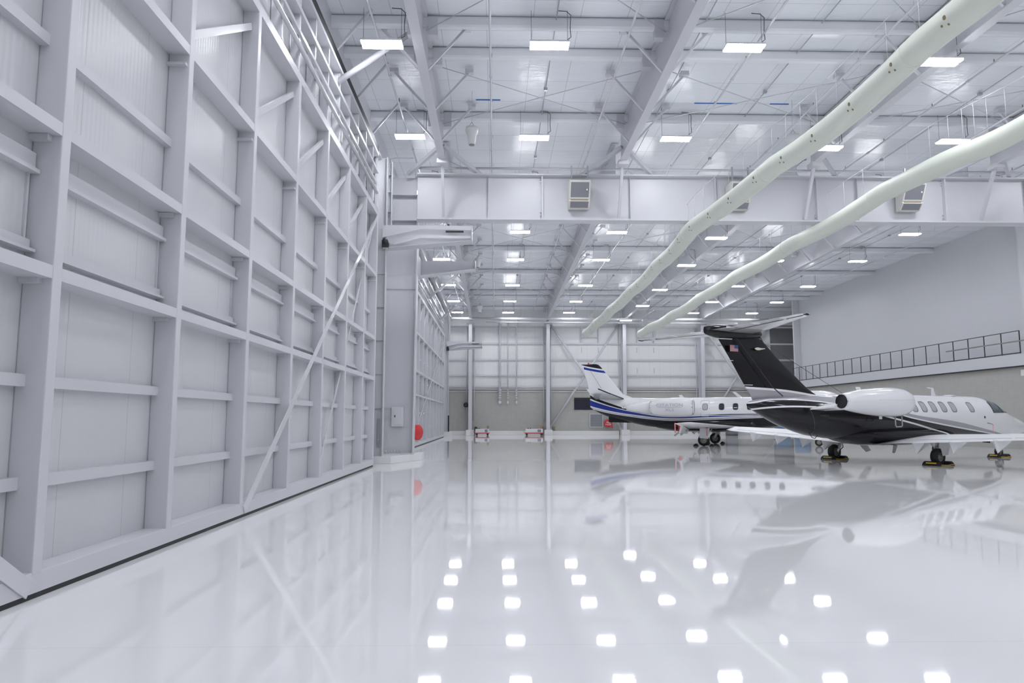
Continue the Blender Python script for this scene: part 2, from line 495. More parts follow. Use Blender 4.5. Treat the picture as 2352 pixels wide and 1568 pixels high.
j = thing('door_jamb_post', 'tall white jamb post at the far edge of the near hangar door', 'post', (-4.5, 27.6, .28))
m_ = MB(); m_.box((-4.80, 27.6, .28), (-4.30, 27.63, 12.0)); m_.box((-4.81, 27.45, .28), (-4.78, 27.75, 12.0)); m_.box((-4.32, 27.45, .28), (-4.29, 27.75, 12.0))
m_.build('web_and_flanges', 'steel', j)
for z in (.9, 2.1, 3.4, 4.7, 6.0, 7.3): MB().box((-4.62, 27.50, z), (-4.32, 27.6, z+.02)).build('stiffener', 'steel', j)
MB().box((-4.75, 27.3, 9.3), (-4.66, 27.6, 12.0)).build('cap_channel', 'steel', j)
MB().box((-4.5, 27.52, .6), (-4.42, 27.58, 1.7)).build('grey_guard', 'galv', j)
j = thing('door_guide_post', 'short white channel post above the upper door arm', 'post', (-4.2, 27.9, 9.2))
m_ = MB(); m_.box((-4.40, 28.0, 9.2), (-4.16, 28.02, 11.95)); m_.box((-4.18, 27.82, 9.2), (-4.15, 28.02, 11.95)); m_.build('channel', 'steel', j)
for z in (9.9, 10.7, 11.4): MB().box((-4.38, 27.86, z), (-4.18, 28.0, z+.02)).build('stiffener', 'steel', j)

def door_arm(label, x0, y, x1, zt, zb0, zb1, detail=True):
    a = thing('door_support_arm', label, 'bracket arm', (x0, y, zb0), group='door support arms')
    t = .02
    xm = x0+(x1-x0)*.42
    # tapered web plate
    MB().poly_prism([(x0, 0, zt), (x1, 0, zt-.02), (x1, 0, zb1), (x0, 0, zb0)], (0, y+.30, 0), (0, y+.32, 0)).build('web', 'steel', a)
    MB().poly_prism([(x0, 0, zb0), (x1, 0, zb1), (x1, 0, zb1+t), (x0, 0, zb0+t)], (0, y, 0), (0, y+.6, 0)).build('bottom_flange', 'steel', a)
    MB().box((x1-.03, y, zb1), (x1, y+.6, zt-.02)).build('end_plate', 'steel', a)
    if detail:
        # front cover plate, cut away underneath, and the cranked inner rail
        MB().poly_prism([(x0, 0, zt), (x1-.02, 0, zt-.02), (x1-.02, 0, zt-.19), (xm, 0, zt-.16), (x0+.1, 0, zt-.48), (x0, 0, zt-.5)], (0, y, 0), (0, y+.02, 0)).build('front_plate', 'steel', a)
        MB().poly_prism([(x0+.45, 0, zt-.68), (xm, 0, zt-.38), (x1-.05, 0, zt-.42), (x1-.05, 0, zt-.50), (xm, 0, zt-.50), (x0+.47, 0, zt-.76)], (0, y+.06, 0), (0, y+.10, 0)).build('cranked_rail', 'steel_gloss', a)
        MB().box((x0+2.45, y+.05, zt-.26), (x0+3.15, y+.14, zt-.2)).build('actuator', 'black', a)
        mo = MB(); mo.lathe([(.02,0),(.12,.0),(.13,.08),(.10,.1),(.10,.28),(.05,.3)], (x0+.10, y-.05, zt-.66), (0,1,0), 16); mo.box((x0-.02, y-.02, zt-.9), (x0+.24, y+.2, zt-.7)); mo.build('motor', 'black', a)
        MB().box((x0+2.5, y+.1, zt), (x0+2.6, y+.2, zt+.07)).build('limit_switch', 'black', a)
    else: MB().box((x0-.14, 29.6, zb0), (x0+.06, y+.7, zt)).build('mounting_beam', 'steel', a)
    return a
door_arm('upper near door arm with a cranked rail and black motor at its root', -4.42, 27.35, -.93, 9.22, 8.30, 8.62)
door_arm('plain tapered door arm just beyond the wide plate column', -3.30, 30.35, -.88, 8.53, 7.80, 8.12, False)
door_arm('far door arm with a black motor near the end wall', -4.75, 69.0, -1.3, 9.15, 8.25, 8.5)

# far jamb post at the end of the second door
j = thing('door_jamb_post', 'white jamb post at the far end of the second hangar door', 'post', (-4.6, 69.4, 0))
m_ = MB(); m_.box((-5.1, 69.4, 0), (-4.55, 69.45, 11.8)); m_.box((-4.6, 69.2, 0), (-4.55, 69.7, 11.8)); m_.build('web_and_flange', 'steel', j)
MB().box((-4.57, 69.1, .2), (-4.45, 69.3, 2.0)).build('black_guard', 'black', j)
MB().box((-4.56, 69.1, 8.9), (-4.40, 69.25, 11.4)).build('guide_channel', 'steel_gloss', j)
tag(MB().box((-5.0, 69.0, 0), (-4.2, 70.2, .45)).build('column_kerb', 'kerb', loc=(-4.6, 69.5, 0), bevel=.02), 'small white kerb block at the foot of the far door jamb', 'kerb')

o = thing('drop_pipe', 'thin white vertical pipe hanging beside the top of the plate column', 'pipe', (-4.38, 28.9, 10.7))
MB().tube((-4.4, 28.9, 10.7), (-4.4, 28.9, 12.3), .03, 8).build('pipe', 'steel_gloss', o)
MB().path([(-4.4, 28.9, 12.3), (-4.4, 28.9, 12.45), (-4.2, 28.9, 12.5), (-3.45, 28.9, 12.5)], .03, 8).build('elbow', 'steel_gloss', o)
MB().path([(-4.4, 28.9, 10.72), (-4.42, 28.88, 10.62), (-4.5, 28.85, 10.6)], .035, 8).build('outlet', 'steel', o)
# electrical panel on the column
e = thing('electrical_cabinet', 'white electrical cabinet mounted on the wide plate column', 'panel box', (-3.95, 29.32, 1.35))
MB().box((-4.21, 29.16, 1.38), (-3.72, 29.33, 2.18)).build('cabinet', 'steel_gloss', e, bevel=.01)
MB().box((-4.13, 29.145, 1.46), (-3.80, 29.162, 2.10)).build('door_leaf', 'steel_gloss', e, bevel=.004)
MB().box((-4.09, 29.13, 1.75), (-4.05, 29.147, 1.84)).build('latch', 'black', e)
for z in (1.68, 2.13): MB().tube((-4.54, 29.25, z), (-4.2, 29.25, z), .015, 8).build('conduit', 'steel', e)

def hose_reel(label, c, r, nrm):
    o = thing('fire_hose_reel', label, 'hose reel', c, group='covered fire hose reels')
    c = Vector(c); n = Vector(nrm)
    MB().lathe([(.02, -.17), (r*.55, -.165), (r*.9, -.13), (r, -.06), (r, .08), (r*.9, .12), (.02, .13)], c, n, 28).build('cover', 'red', o)
    return o
h = hose_reel('red covered fire hose reel on the side of the plate column', (-3.27, 30.05, 1.13), .32, (.88,-.47,0))
MB().box((-3.36, 29.655, 1.06), (-3.325, 30.05, 1.18)).build('bracket', 'steel', h)

def text_mesh(name, body, size, loc, rot, mat, parent, depth=.004, squeeze=1.0):
    cu = bpy.data.curves.new(name, 'FONT'); cu.body = body; cu.size = size; cu.extrude = depth
    cu.align_x = 'CENTER'; cu.align_y = 'CENTER'
    t = bpy.data.objects.new(name, cu); COL.objects.link(t)
    bpy.context.view_layer.update()
    dg = bpy.context.evaluated_depsgraph_get()
    me = bpy.data.meshes.new_from_object(t.evaluated_get(dg))
    bpy.data.objects.remove(t)
    o = bpy.data.objects.new(name, me); COL.objects.link(o)
    o.parent = parent; o.location = loc; o.rotation_euler = rot; o.scale = (squeeze, 1, 1)
    me.materials.clear(); me.materials.append(M[mat]); return o

h = hose_reel('red covered fire hose reel on the concrete wall behind the blue-striped jet', (11.75, 74.7, 1.2), .42, (0,-1,0))
MB().path([(12.0, 74.6, 1.2), (12.15, 74.6, 1.0), (12.16, 74.6, .75)], .07, 8).build('hose_tail', 'red', h)
text_mesh('lettering', 'FIRE', .24, (.0, -.19, .10), (PI/2, 0, 0), 'tag_white', h)
text_mesh('lettering', 'HOSE', .24, (.0, -.19, -.12), (PI/2, 0, 0), 'tag_white', h)
MB().box((11.7, 74.8, 1.15), (11.8, 75.13, 1.25)).build('bracket', 'steel', h)

# ------------------------------------------------------------------ roof girder and rafters
GY = 28.95
g = thing('roof_girder', 'deep white plate girder spanning the hangar above the middle', 'girder', (0, GY, 9.86))
MB().box((-3.26, GY, 9.95), (X_RW, GY+.03, 11.75)).build('web', 'steel', g)
MB().box((-3.26, GY-.28, 9.84), (X_RW, GY+.30, 9.90)).build('bottom_flange', 'steel', g)
MB().box((-3.26, GY-.28, 11.74), (X_RW, GY+.30, 11.80)).build('top_flange', 'steel', g)
for x in (-.32, 5.6, 9.2, 15.2, 22.4): MB().box((x-.01, GY-.12, 9.9), (x+.01, GY, 11.74)).build('stiffener', 'steel', g)
for x in (1.92, 13.45, 18.9):
    MB().box((x-.03, GY-.2, 9.9), (x+.03, GY, 11.74)).build('bolted_splice', 'steel', g)
    for z in (9.98, 10.08, 10.22, 11.5, 11.62): MB().tube((x-.09, GY-.04, z), (x-.02, GY-.04, z), .025, 6).build('splice_bolt', 'steel', g)
MB().tube((-3.2, GY-.3, 11.98), (X_RW, GY-.3, 11.98), .035, 8).build('top_pipe', 'steel_gloss', g)
MB().tube((-3.2, GY-.15, 12.08), (X_RW, GY-.15, 12.08), .025, 8).build('top_pipe', 'steel', g)

RX = [-2.15, 5.08, 12.85, 20.3]
RXF = [-2.58, 5.45, 13.4, 21.5]     # where the far columns stand
def rafter(label, x0, y0, x1, y1, braces, stub):
    o = thing('roof_rafter', label, 'rafter', ((x0+x1)/2, (y0+y1)/2, 11.9), group='roof rafters')
    zb, zt = 11.92, 13.36
    MB().ibeam((x0, y0, (zb+zt)/2), (x1, y1, (zb+zt)/2), .28, zt-zb, .03, .02).build('beam', 'steel', o)
    def X(y): return x0+(x1-x0)*(y-y0)/(y1-y0)
    for y in braces:
        for s in (-1, 1):
            q = MB(); q.bar((X(y)+s*.13, y, zb+.06), (X(y)+s*1.25, y-.1, 13.2), .07, .07); q.box((X(y)+s*1.25-.14, y-.2, 13.16), (X(y)+s*1.25+.14, y+.05, 13.3))
            q.build('flange_brace', 'steel', o)
    if stub:
        MB().bar((x1, y1-.25, zb-.02), (x1, 28.7, 9.95), .11, .14, up=(0,1,0)).build('kicker_strut', 'steel', o)
        MB().box((x1-.2, y1-.55, zb-.16), (x1+.2, y1-.05, zb+.02)).build('bearing_plate', 'steel', o)
        for s in (-1, 1):
            MB().bar((x1+s*.05, y1-.5, zb+.55), (x1+s*1.5, 28.9, 11.82), .14, .14).build('lateral_brace', 'steel', o)
    return o
names = ['nearest the hangar doors', 'second from the hangar doors', 'third from the hangar doors', 'fourth from the hangar doors']
for i in range(4):
    rafter('white roof rafter in front of the girder, '+names[i], RX[i], -16, RX[i], 27.9, [-2, 6, 10, 13.7, 16.6, 20.2, 22.9, 25.6], True)
    rafter('white roof rafter beyond the girder, '+names[i], RX[i], 29.3, RXF[i], 74.8, [34.5, 38.5, 42, 45.5, 49.5, 53, 57, 61, 65], False)

# purlins
PY = [-8, -1, 6, 13, 19.84, 21.6, 26.4, 39.9, 47.7, 55.4, 64.4, 67.3, 74.0]
near = [y for y in PY if y < 28]; far = [y for y in PY if y > 28]
for i, y in enumerate(PY):
    if y < 28: lab = 'long pale roof purlin, %s in front of the girder' % ORD[len(near)-1-i]
    else: lab = 'long pale roof purlin, %s beyond the girder' % ORD[i-len(near)]
    o = thing('roof_purlin', lab, 'purlin', (12, y, 13.05), group='roof purlins')
    pm = MB(); z0, z1 = 13.06, 13.37
    ring = [(-.09, z1), (-.11, z1-.06), (-.11, z0+.06), (-.07, z0), (.07, z0), (.11, z0+.06), (.11, z1-.06), (.09, z1)]
    X1 = X_RW if y < 70 else X_R2
    pm.rings([[(x, y+a, z) for a, z in ring] for x in (-4.8, X1)], True, False)
    pm.build('insulated_beam', 'beam_wrap', o)
    MB().box((-4.8, y-.06, 13.36), (X1, y+.06, H_CEIL)).build('purlin_gap_shade', 'seam', o)  # grey strip stands in for the shade in the gap above the purlin
    for xr in (RX if y < 28 else [RX[k]+(RXF[k]-RX[k])*(y-29.3)/45.5 for k in range(4)]):
        for s in (-1, 1): MB().box((xr+s*.3-.14, y-.13, 12.78), (xr+s*.3+.14, y+.13, 13.34)).build('seat_bracket', 'steel', o)

# rod bracing in the roof
bays = [(13.2, 19.7, 'nearest the viewer'), (21.8, 26.3, 'just in front of the girder'), (30.5, 39.7, 'just beyond the girder'), (40.1, 47.5, 'two bays beyond the girder'), (47.9, 55.2, 'three bays beyond the girder'), (55.6, 64.2, 'four bays beyond the girder')]
gaps = [('between rafters one and two', 0), ('between rafters two and three', 1), ('between rafters three and four', 2)]
for (ya, yb, wh) in bays:
    for (gl, i) in gaps:
        o = thing('cross_brace', 'thin rod cross brace '+gl+' '+wh, 'brace', ((RX[i]+RX[i+1])/2, (ya+yb)/2, 12.9), group='roof rod bracing')
        MB().tube((RX[i]+.12, ya, 12.95), (RX[i+1]-.12, yb, 12.95), .016, 6).build('rod', 'steel', o)
        MB().tube((RX[i]+.12, yb, 12.9), (RX[i+1]-.12, ya, 12.9), .016, 6).build('rod', 'steel', o)
    if ya > 30: continue

# sprinkler branch pipes along the hangar
PX = [-3.45, -.18, 3.85, 7.75, 11.3, 15.6, 18.9, 23.2, 26.8]
for i, x in enumerate(PX):
    o = thing('sprinkler_pipe', 'white sprinkler pipe running lengthways under the roof, %s from the hangar doors' % ORD[i], 'pipe', (x, 30, 12.75), group='sprinkler branch pipes')
    MB().tube((x, -10, 12.78), (x, 72.0, 12.78), .034, 10).build('pipe', 'steel_gloss', o)
    y = 3.
    while y < 72: MB().tube((x, y-.06, 12.78), (x, y+.06, 12.78), .05, 10).build('coupling', 'steel_gloss', o); y += 6.4
    y = 8.2
    while y < 40: MB().tube((x+.03, y, 12.80), (x+.03, y, 12.92), .018, 6).build('sprinkler_head', 'tan', o); y += 3.2
    y = 2.
    while y < 72: MB().tube((x, y, 12.8), (x, y, H_CEIL), .006, 6).build('hanger_rod', 'steel', o); y += 8.
CX_ = [1.75, 6.15, 9.6, 13.9, 17.4, 21.6, 25.1]
for i, x in enumerate(CX_):
    o = thing('electrical_conduit', 'thin grey conduit running lengthways under the roof, %s from the hangar doors' % ORD[i], 'conduit', (x, 30, 13.2), group='roof conduits')
    MB().tube((x, -8, 13.3), (x, 74, 13.3), .018, 8).build('conduit', 'galv', o)
    y = 11
    while y < 72: MB().box((x-.06, y-.06, 13.26), (x+.06, y+.06, 13.36)).build('junction_box', 'galv', o); y += 6.6

# sprinkler main across the far end
o = thing('sprinkler_main', 'large white sprinkler main crossing in front of the far columns', 'pipe', (12, 72.5, 11.9))
MB().tube((-4.5, 72.5, 11.9), (28.2, 72.5, 11.85), .125, 16).build('main_pipe', 'steel', o)
MB().tube((-1, 72.7, 11.55), (25, 72.7, 11.5), .06, 10).build('lower_pipe', 'steel_gloss', o)
q = MB()
for x in PX: q.tube((x, 72.5, 11.9), (x, 72.5, 12.8), .034, 8)
q.build('risers', 'steel_gloss', o)
for x in (2.6, 10.2, 17.4, 25.0): MB().tube((x, 72.5, 11.9), (x, 72.5, H_CEIL), .012, 6).build('hanger_rod', 'steel', o)

# ------------------------------------------------------------------ ceiling lights
def make_light(label, loc):
    o = thing('ceiling_light', label, 'ceiling light', loc, group='linear high bay ceiling lights')
    b = MB(); b.box((-.56, -.21, .03), (.56, .21, .09)); b.build('housing', 'housing', o, local=True, bevel=.015)
    for s in (-1, 1):
        l = MB(); y0 = s*.115
        prof = [(-.088, .03), (-.075, -.012), (.075, -.012), (.088, .03)]
        l.rings([[(x, y0+a, z) for a, z in prof] for x in (-.55, .55)], True, False)
        l.build('lens', 'lens', o, local=True)
    for s in (-1, 1): MB().tube((s*.52, 0, .09), (s*.52, 0, 1.08), .006, 6).build('suspension_cable', 'cable', o, local=True)
    c = MB(); c.path([(.50, 0, .1), (.52, 0, .2), (.62, 0, .28), (.60, .0, .55), (.62, 0, .95), (.5, 0, 1.06), (.25, 0, 1.08)], .012, 6); c.build('power_cord', 'cable', o, local=True)
    return o
LX = [-3.3, 1.45, 6.95, 13.0, 18.0, 23.9]
rows = [(12.7, 'in the row nearest the viewer', 0), (19.4, 'in the second row before the girder', 1), (26.15, 'in the row just before the girder', 2), (32.9, 'in the row just beyond the girder', 3), (39.95, 'in the second row beyond the girder', 4), (47.1, 'in the third row beyond the girder', 5), (56.4, 'in the fourth row beyond the girder', 6), (64.3, 'in the fifth row beyond the girder', 7), (71.2, 'in the row nearest the far wall', 8), (6., 'in the row above the viewer', 9), (-.7, 'in the row behind the viewer', 10), (-7.4, 'in the last row behind the viewer', 11)]
# small measured drifts of each row
XS = {4: [-3.5, 1.39, 6.95, 12.75, 18.4, 24.0], 5: [-3.64, 1.32, 7.09, 13.0, 18.9, 24.57], 6: [-3.79, 1.34, 7.2, 13.3, 19.5, 25.27], 7: [-3.83, 1.29, 7.32, 13.55, 19.84, 25.83], 8: [-3.85, 1.25, 7.4, 13.32, 20.0, 26.0], 1: [-3.25, 1.52, 7.14, 12.95, 18.2, 23.9], 2: [-3.26, 1.45, 6.86, 12.75, 17.6, 23.9]}
proto = None
coln = ['nearest the hangar doors', 'second from the doors', 'third from the doors', 'fourth from the doors', 'fifth from the doors', 'nearest the right wall']
for (y, rl, ri) in rows:
    for ci, x in enumerate(XS.get(ri, LX)):
        z = 12.3
        yy = y
        if ri == 1 and ci == 0: x, yy, z = -3.13, 18.66, 11.87
        if ci == 3:
            z = 11.52; yy = {1: 18.6, 2: 24.95, 4: 38.1, 5: 45.1, 6: 53.9, 7: 61.75}.get(ri, y)
            x = {1: 12.3, 2: 12.06, 4: 12.1, 5: 12.33, 6: 12.62, 7: 12.9, 8: 13.15}.get(ri, 12.2)
        lab = 'bright ceiling light %s, %s' % (rl, coln[ci])
        if proto is None: proto = make_light(lab, (x, yy, z))
        else: dup(proto, (x, yy, z), lab)

# ------------------------------------------------------------------ fabric ducts
def duct(label, pts, r, holes):
    o = thing('fabric_duct', label, 'air duct', pts[-1], group='fabric air ducts')
    P = [Vector(p) for p in pts]
    # smooth resample
    def cr(t):
        n = len(P)-1; i = min(int(t*n), n-1); f = t*n-i
        p0, p1, p2, p3 = P[max(i-1,0)], P[i], P[i+1], P[min(i+2, n)]
        return .5*((2*p1)+(p2-p0)*f+(2*p0-5*p1+4*p2-p3)*f*f+(3*p1-p0-3*p2+p3)*f**3)
    L = sum((b-a).length for a, b in zip(P, P[1:]))
    N = 150; pp, rr, sag = [], [], []
    acc = 0; prev = None
    for k in range(N+1):
        p = cr(k/N)
        if prev is not None: acc += (p-prev).length
        prev = p.copy()
        ph = (acc % 7.2)/7.2
        s = -.11*math.sin(PI*ph)                    # sags between its hangers
        pp.append(p+Vector((0, 0, s))); rr.append(r*(.93+.22*k/N)*(1+.025*math.sin(2*PI*acc/3.1)*math.sin(acc*.9)))
    d0 = (pp[-1]-pp[-2]).normalized()
    e = pp[-1]
    for f, q in ((.45, 1.0), (.75, .76), (.92, .42), (1.0, .06)): pp.append(e+d0*r*f*1.1); rr.append(r*q)
    MB().path(pp, r, 28, rr).build('sleeve', 'duct', o)
    # zip seams
    acc = 0
    for k in range(2, N):
        acc += (pp[k]-pp[k-1]).length
        if acc > 7.2:
            acc = 0
            d = (pp[k+1]-pp[k-1]).normalized()
            MB().path([pp[k]-d*.05, pp[k]-d*.04, pp[k]+d*.04, pp[k]+d*.05], r, 28, [rr[k]*1.0, rr[k]*1.022, rr[k]*1.022, rr[k]*1.0]).build('seam_band', 'duct', o)
    hm = MB(); n = 0; acc = 0
    for k in range(2, N):
        acc += (pp[k]-pp[k-1]).length
        if acc > 1.75 and holes:
            acc = 0; n += 1
            d = (pp[k+1]-pp[k-1]).normalized()
            side = d.cross(Vector((0,0,1))).normalized(); up = side.cross(d)
            for a, off, hr in ((R(192), 0., .045), (R(212), .14, .026), (R(222), -.02, .026)):
                nrm = (side*math.cos(a)+up*math.sin(a))
                c = pp[k]+d*off+nrm*(rr[k]+.001)
                hm.tube(c-nrm*.01, c+nrm*.004, hr, 10)
    if holes: hm.build('air_nozzles', 'nozzle', o)
    sm = MB()
    for k in range(4, N, 4): sm.tube(pp[k]+Vector((0,0,rr[k]*.98)), (pp[k].x, pp[k].y, 10.6), .006, 5)
    for a_, b_ in zip(P, P[1:]): sm.tube((a_.x, a_.y, 10.6), (b_.x, b_.y, 10.6), .008, 6)
    for y_ in (14, 36, 55): sm.tube((P[1].x, y_, 10.55), (P[1].x, y_, H_CEIL-.02), .008, 6)
    sm.build('suspension_wires', 'steel', o)
    return o
D1 = [(8.78, 6.5, 9.35), (8.76, 12.2, 9.35), (8.72, 17.75, 9.35), (8.39, 22.0, 9.35), (7.95, 27.4, 9.33), (8.09, 31.9, 9.36), (8.18, 38.5, 9.35), (8.15, 48.5, 9.33), (8.11, 63.4, 9.35)]
D2 = [(13.9, 9, 9.35), (13.8, 17.6, 9.35), (13.27, 20.5, 9.35), (13.12, 27.3, 9.33), (13.05, 33.5, 9.36), (13.03, 41.7, 9.35), (13.15, 51.0, 9.33), (13.01, 63.3, 9.35)]
duct('pale green fabric air duct nearer the hangar doors, dotted with nozzles', D1, .31, True)
duct('pale green fabric air duct farther to the right, plain sided', D2, .31, False)

# ------------------------------------------------------------------ unit heaters on the girder
def heater(label, x):
    o = thing('unit_heater', label, 'heater', (x, 28.9, 10.3), group='unit heaters on the girder')
    prof = [(28.9, 10.32), (28.62, 10.32), (28.38, 10.56), (28.42, 10.62), (28.37, 10.66), (28.05, 11.28), (28.12, 11.36), (28.9, 11.36)]
    MB().poly_prism([(0, y, z) for y, z in prof], (x-.43, 0, 0), (x+.43, 0, 0)).build('casing', 'cream', o, bevel=.012)
    def onface(a, b, x0, x1, n, name, mat, th=.012):
        a = Vector((0,)+a); b = Vector((0,)+b); d = (b-a); nn = Vector((0, -d.z, d.y)).normalized()
        if nn.y > 0: nn = -nn
        MB().poly_prism([a+d*.04, a+d*.96, a+d*.96+nn*th, a+d*.04+nn*th], (x0, 0, 0), (x1, 0, 0)).build(name, mat, o)
        return a, d, nn
    a, d, nn = onface((28.37, 10.68), (28.05, 11.27), x-.37, x+.37, 0, 'grille_panel', 'grille')
    p = a+d*.5+nn*.014; MB().box((x+.26, p.y-.03, p.z-.03), (x+.31, p.y+.01, p.z+.03)).build('label_plate', 'tag_white', o)
    onface((28.61, 10.33), (28.39, 10.55), x-.37, x+.37, 0, 'lower_panel', 'grille')
    MB().box((x-.36, 28.395, 10.585), (x+.36, 28.44, 10.635)).build('slot', 'tan', o)
    for s in (-1, 1): MB().box((x+s*.33-.03, 28.25, 11.34), (x+s*.33+.03, 28.31, 12.0)).build('hanger_strut', 'galv', o)
    return o
heater('cream unit heater on the girder in full view between the second rafter braces', 3.42)
heater('cream unit heater on the girder partly hidden behind the nearer duct', 10.05)
heater('cream unit heater on the girder below the farther duct', 17.25)

# hanging destratification fans
def fan(label, x, y, z):
    o = thing('hanging_fan', label, 'fan', (x, y, z), group='hanging bucket fans')
    MB().lathe([(.10, -.34), (.13, -.34), (.135, -.28), (.17, .02), (.22, .08), (.235, .2), (.22, .28), (.05, .31)], (x, y, z), (0,0,1), 24).build('body', 'fan_white', o)
    MB().tube((x, y, z-.36), (x, y, z-.33), .10, 20).build('outlet_grille', 'grille', o)
    MB().tube((x, y, z+.3), (x, y, H_CEIL-.03), .008, 6).build('chain', 'steel', o)
    q = MB(); q.path([(x, y, z+.5), (x+.05, y, z+.42), (x+.1, y, z+.29)], .006, 5); q.path([(x, y, z+.5), (x-.05, y, z+.42), (x-.1, y, z+.29)], .006, 5); q.build('bridle', 'cable', o)
fan('white bucket-shaped fan hanging between the nearest rafters before the girder', -.87, 24.6, 11.75)
fan('white bucket-shaped fan hanging beyond the tip of the plain door arm', -1.2, 47.5, 12.2)
fan('white bucket-shaped fan hanging behind the nearer duct', 10.9, 25.0, 11.75)
fan('small distant white bucket fan near the far wall by the hangar doors', -1.4, 62.5, 11.35)

# round strut tubes from the doors to the first rafter
for lab, y, z0 in (('round white strut from the near door head up to the first rafter', 18.9, 11.0), ('round white strut at the far doors head, nearer one', 50.6, 10.35), ('round white strut at the far doors head, farther one', 61.8, 10.35), ('round white strut at the far doors head just past the plate column', 36.5, 10.35)):
    x1 = -2.2 if y < 28 else -2.25
    o = thing('tube_strut', lab, 'strut', (-4.5, y, z0), group='door head struts')
    a_, b_ = ((-4.5, 19.44, 11.18), (-2.42, 19.95, 13.03)) if y < 28 else ((-4.82, y+.35, z0), (x1, y-.2, 12.4))
    MB().tube(a_, b_, .085, 14).build('tube', 'steel_gloss', o)
    MB().box((a_[0]-.14, a_[1]-.15, a_[2]-.14), (a_[0]+.02, a_[1]+.15, a_[2]+.12)).build('foot_plate', 'steel', o)

# blue tape left on the ceiling
for i, (x, y, l) in enumerate(((-.3, 25.3, .9), (8.2, 25.4, 1.6), (10.6, 25.4, .7))):
    tag(MB().box((x-l/2, y-.02, H_CEIL-.03), (x+l/2, y+.02, H_CEIL)).build('tape_strip', 'blue_tape', loc=(x, y, H_CEIL-.03)), ['short strip of blue tape on a roof seam near the first fan', 'long strip of blue tape on a roof seam right of the ceiling light', 'short strip of blue tape on a roof seam near the nearer duct'][i], 'tape', 'strips of blue tape')

# ------------------------------------------------------------------ far wall fittings
for i, z in enumerate((5.03, 6.2, 7.87, 9.58, 11.38)):
    o = tag(MB().box((-5, Y_FAR-.16, z-.09), (X_R2, Y_FAR, z+.09)).build('wall_girt', 'steel', loc=(12, Y_FAR-.1, z)), 'horizontal white wall girt on the far wall, %s up from the concrete block' % ORD[i], 'girt', 'far wall girts')
o = thing('wall_base_trim', 'pair of thin white rails capping the far concrete block wall', 'trim rail', (12, Y_FAR, 4.5))
MB().box((-5, Y_FAR-.14, 4.50), (X_R2, Y_FAR-.02, 4.60)).build('rail', 'steel', o)
MB().box((-5, Y_FAR-.14, 4.72), (X_R2, Y_FAR-.02, 4.80)).build('rail', 'steel', o)
MB().box((-5, Y_FAR-.10, 4.62), (X_R2, Y_FAR-.02, 4.70)).build('recessed_joint', 'tan', o)  # recessed tan strip between the two rails
FC = [-2.62, 5.45, 13.4, 21.6]
fn = ['standing nearest the hangar doors', 'standing left of the wall brace cross', 'standing behind the blue-striped jet', 'standing behind the black tail fin']
for i, x in enumerate(FC):
    o = thing('wall_column', 'white far wall column '+fn[i], 'column', (x, 74.2, 0), group='far wall columns')
    MB().poly_prism([(0, 74.05, .5), (0, 73.55, 11.7), (0, 75.1, 11.7), (0, 75.1, .5)], (x-.02, 0, 0), (x+.02, 0, 0)).build('web', 'steel', o)
    MB().poly_prism([(0, 74.05, .5), (0, 73.55, 11.7), (0, 73.50, 11.7), (0, 74.0, .5)], (x-.18, 0, 0), (x+.18, 0, 0)).build('front_flange', 'steel_gloss', o)
    MB().box((x-.18, 75.02, .5), (x+.18, 75.07, 11.7)).build('rear_flange', 'steel', o)
    MB().box((x-.42, 73.4, 11.45), (x+.42, 73.8, 11.6)).build('cap_angle', 'steel', o)
    for s in (-1, 1):
        MB().tube((x+s*.38, 74.95, 1.5), (x+s*.38, 74.95, 11.3), .05, 8).build('conduit', 'steel', o)
    tag(MB().box((x-.42, 73.6, 0), (x+.42, 75.1, .55)).build('column_kerb', 'kerb', loc=(x, 74.3, 0), bevel=.02), 'white kerb block under the far wall column '+fn[i], 'kerb', 'far column kerb blocks')
for i, (x0, x1, lab) in enumerate(((-5.1, -3.1, 'left of the first far column'), (-2.1, 4.9, 'between the first two far columns'), (5.95, 12.9, 'between the second and third far columns'), (13.9, 33.4, 'right of the third far column'))):
    tag(MB().box((x0, 74.75, 0), (x1, 75.14, .42)).build('wall_kerb', 'kerb', loc=((x0+x1)/2, 74.95, 0), bevel=.015), 'long low white kerb along the far wall '+lab, 'kerb', 'far wall kerbs')
# cross braces
def tube_brace(lab, a, b, y=74.6):
    o = thing('wall_brace', lab, 'brace', ((a[0]+b[0])/2, y, (a[1]+b[1])/2), group='far wall tube braces')
    MB().tube((a[0], y, a[1]), (b[0], y, b[1]), .11, 12).build('tube', 'steel', o)
    q = MB()
    for p in (a, b): q.box((p[0]-.2, y-.02, p[1]-.2), (p[0]+.2, y+.02, p[1]+.2))
    q.build('gusset_plates', 'steel', o)
tube_brace('diagonal tube brace on the far wall falling to the right behind the blue tail', (5.75, 11.6), (13.1, .75), 74.5)
tube_brace('diagonal tube brace on the far wall rising to the right behind the blue tail', (5.65, .75), (13.1, 11.6), 74.75)
tube_brace('diagonal tube brace on the far wall falling to the right behind the black tail', (21.9, 11.4), (29.2, .75), 74.5)
tube_brace('diagonal tube brace on the far wall rising to the right behind the black tail', (21.9, .75), (29.2, 11.6), 74.75)

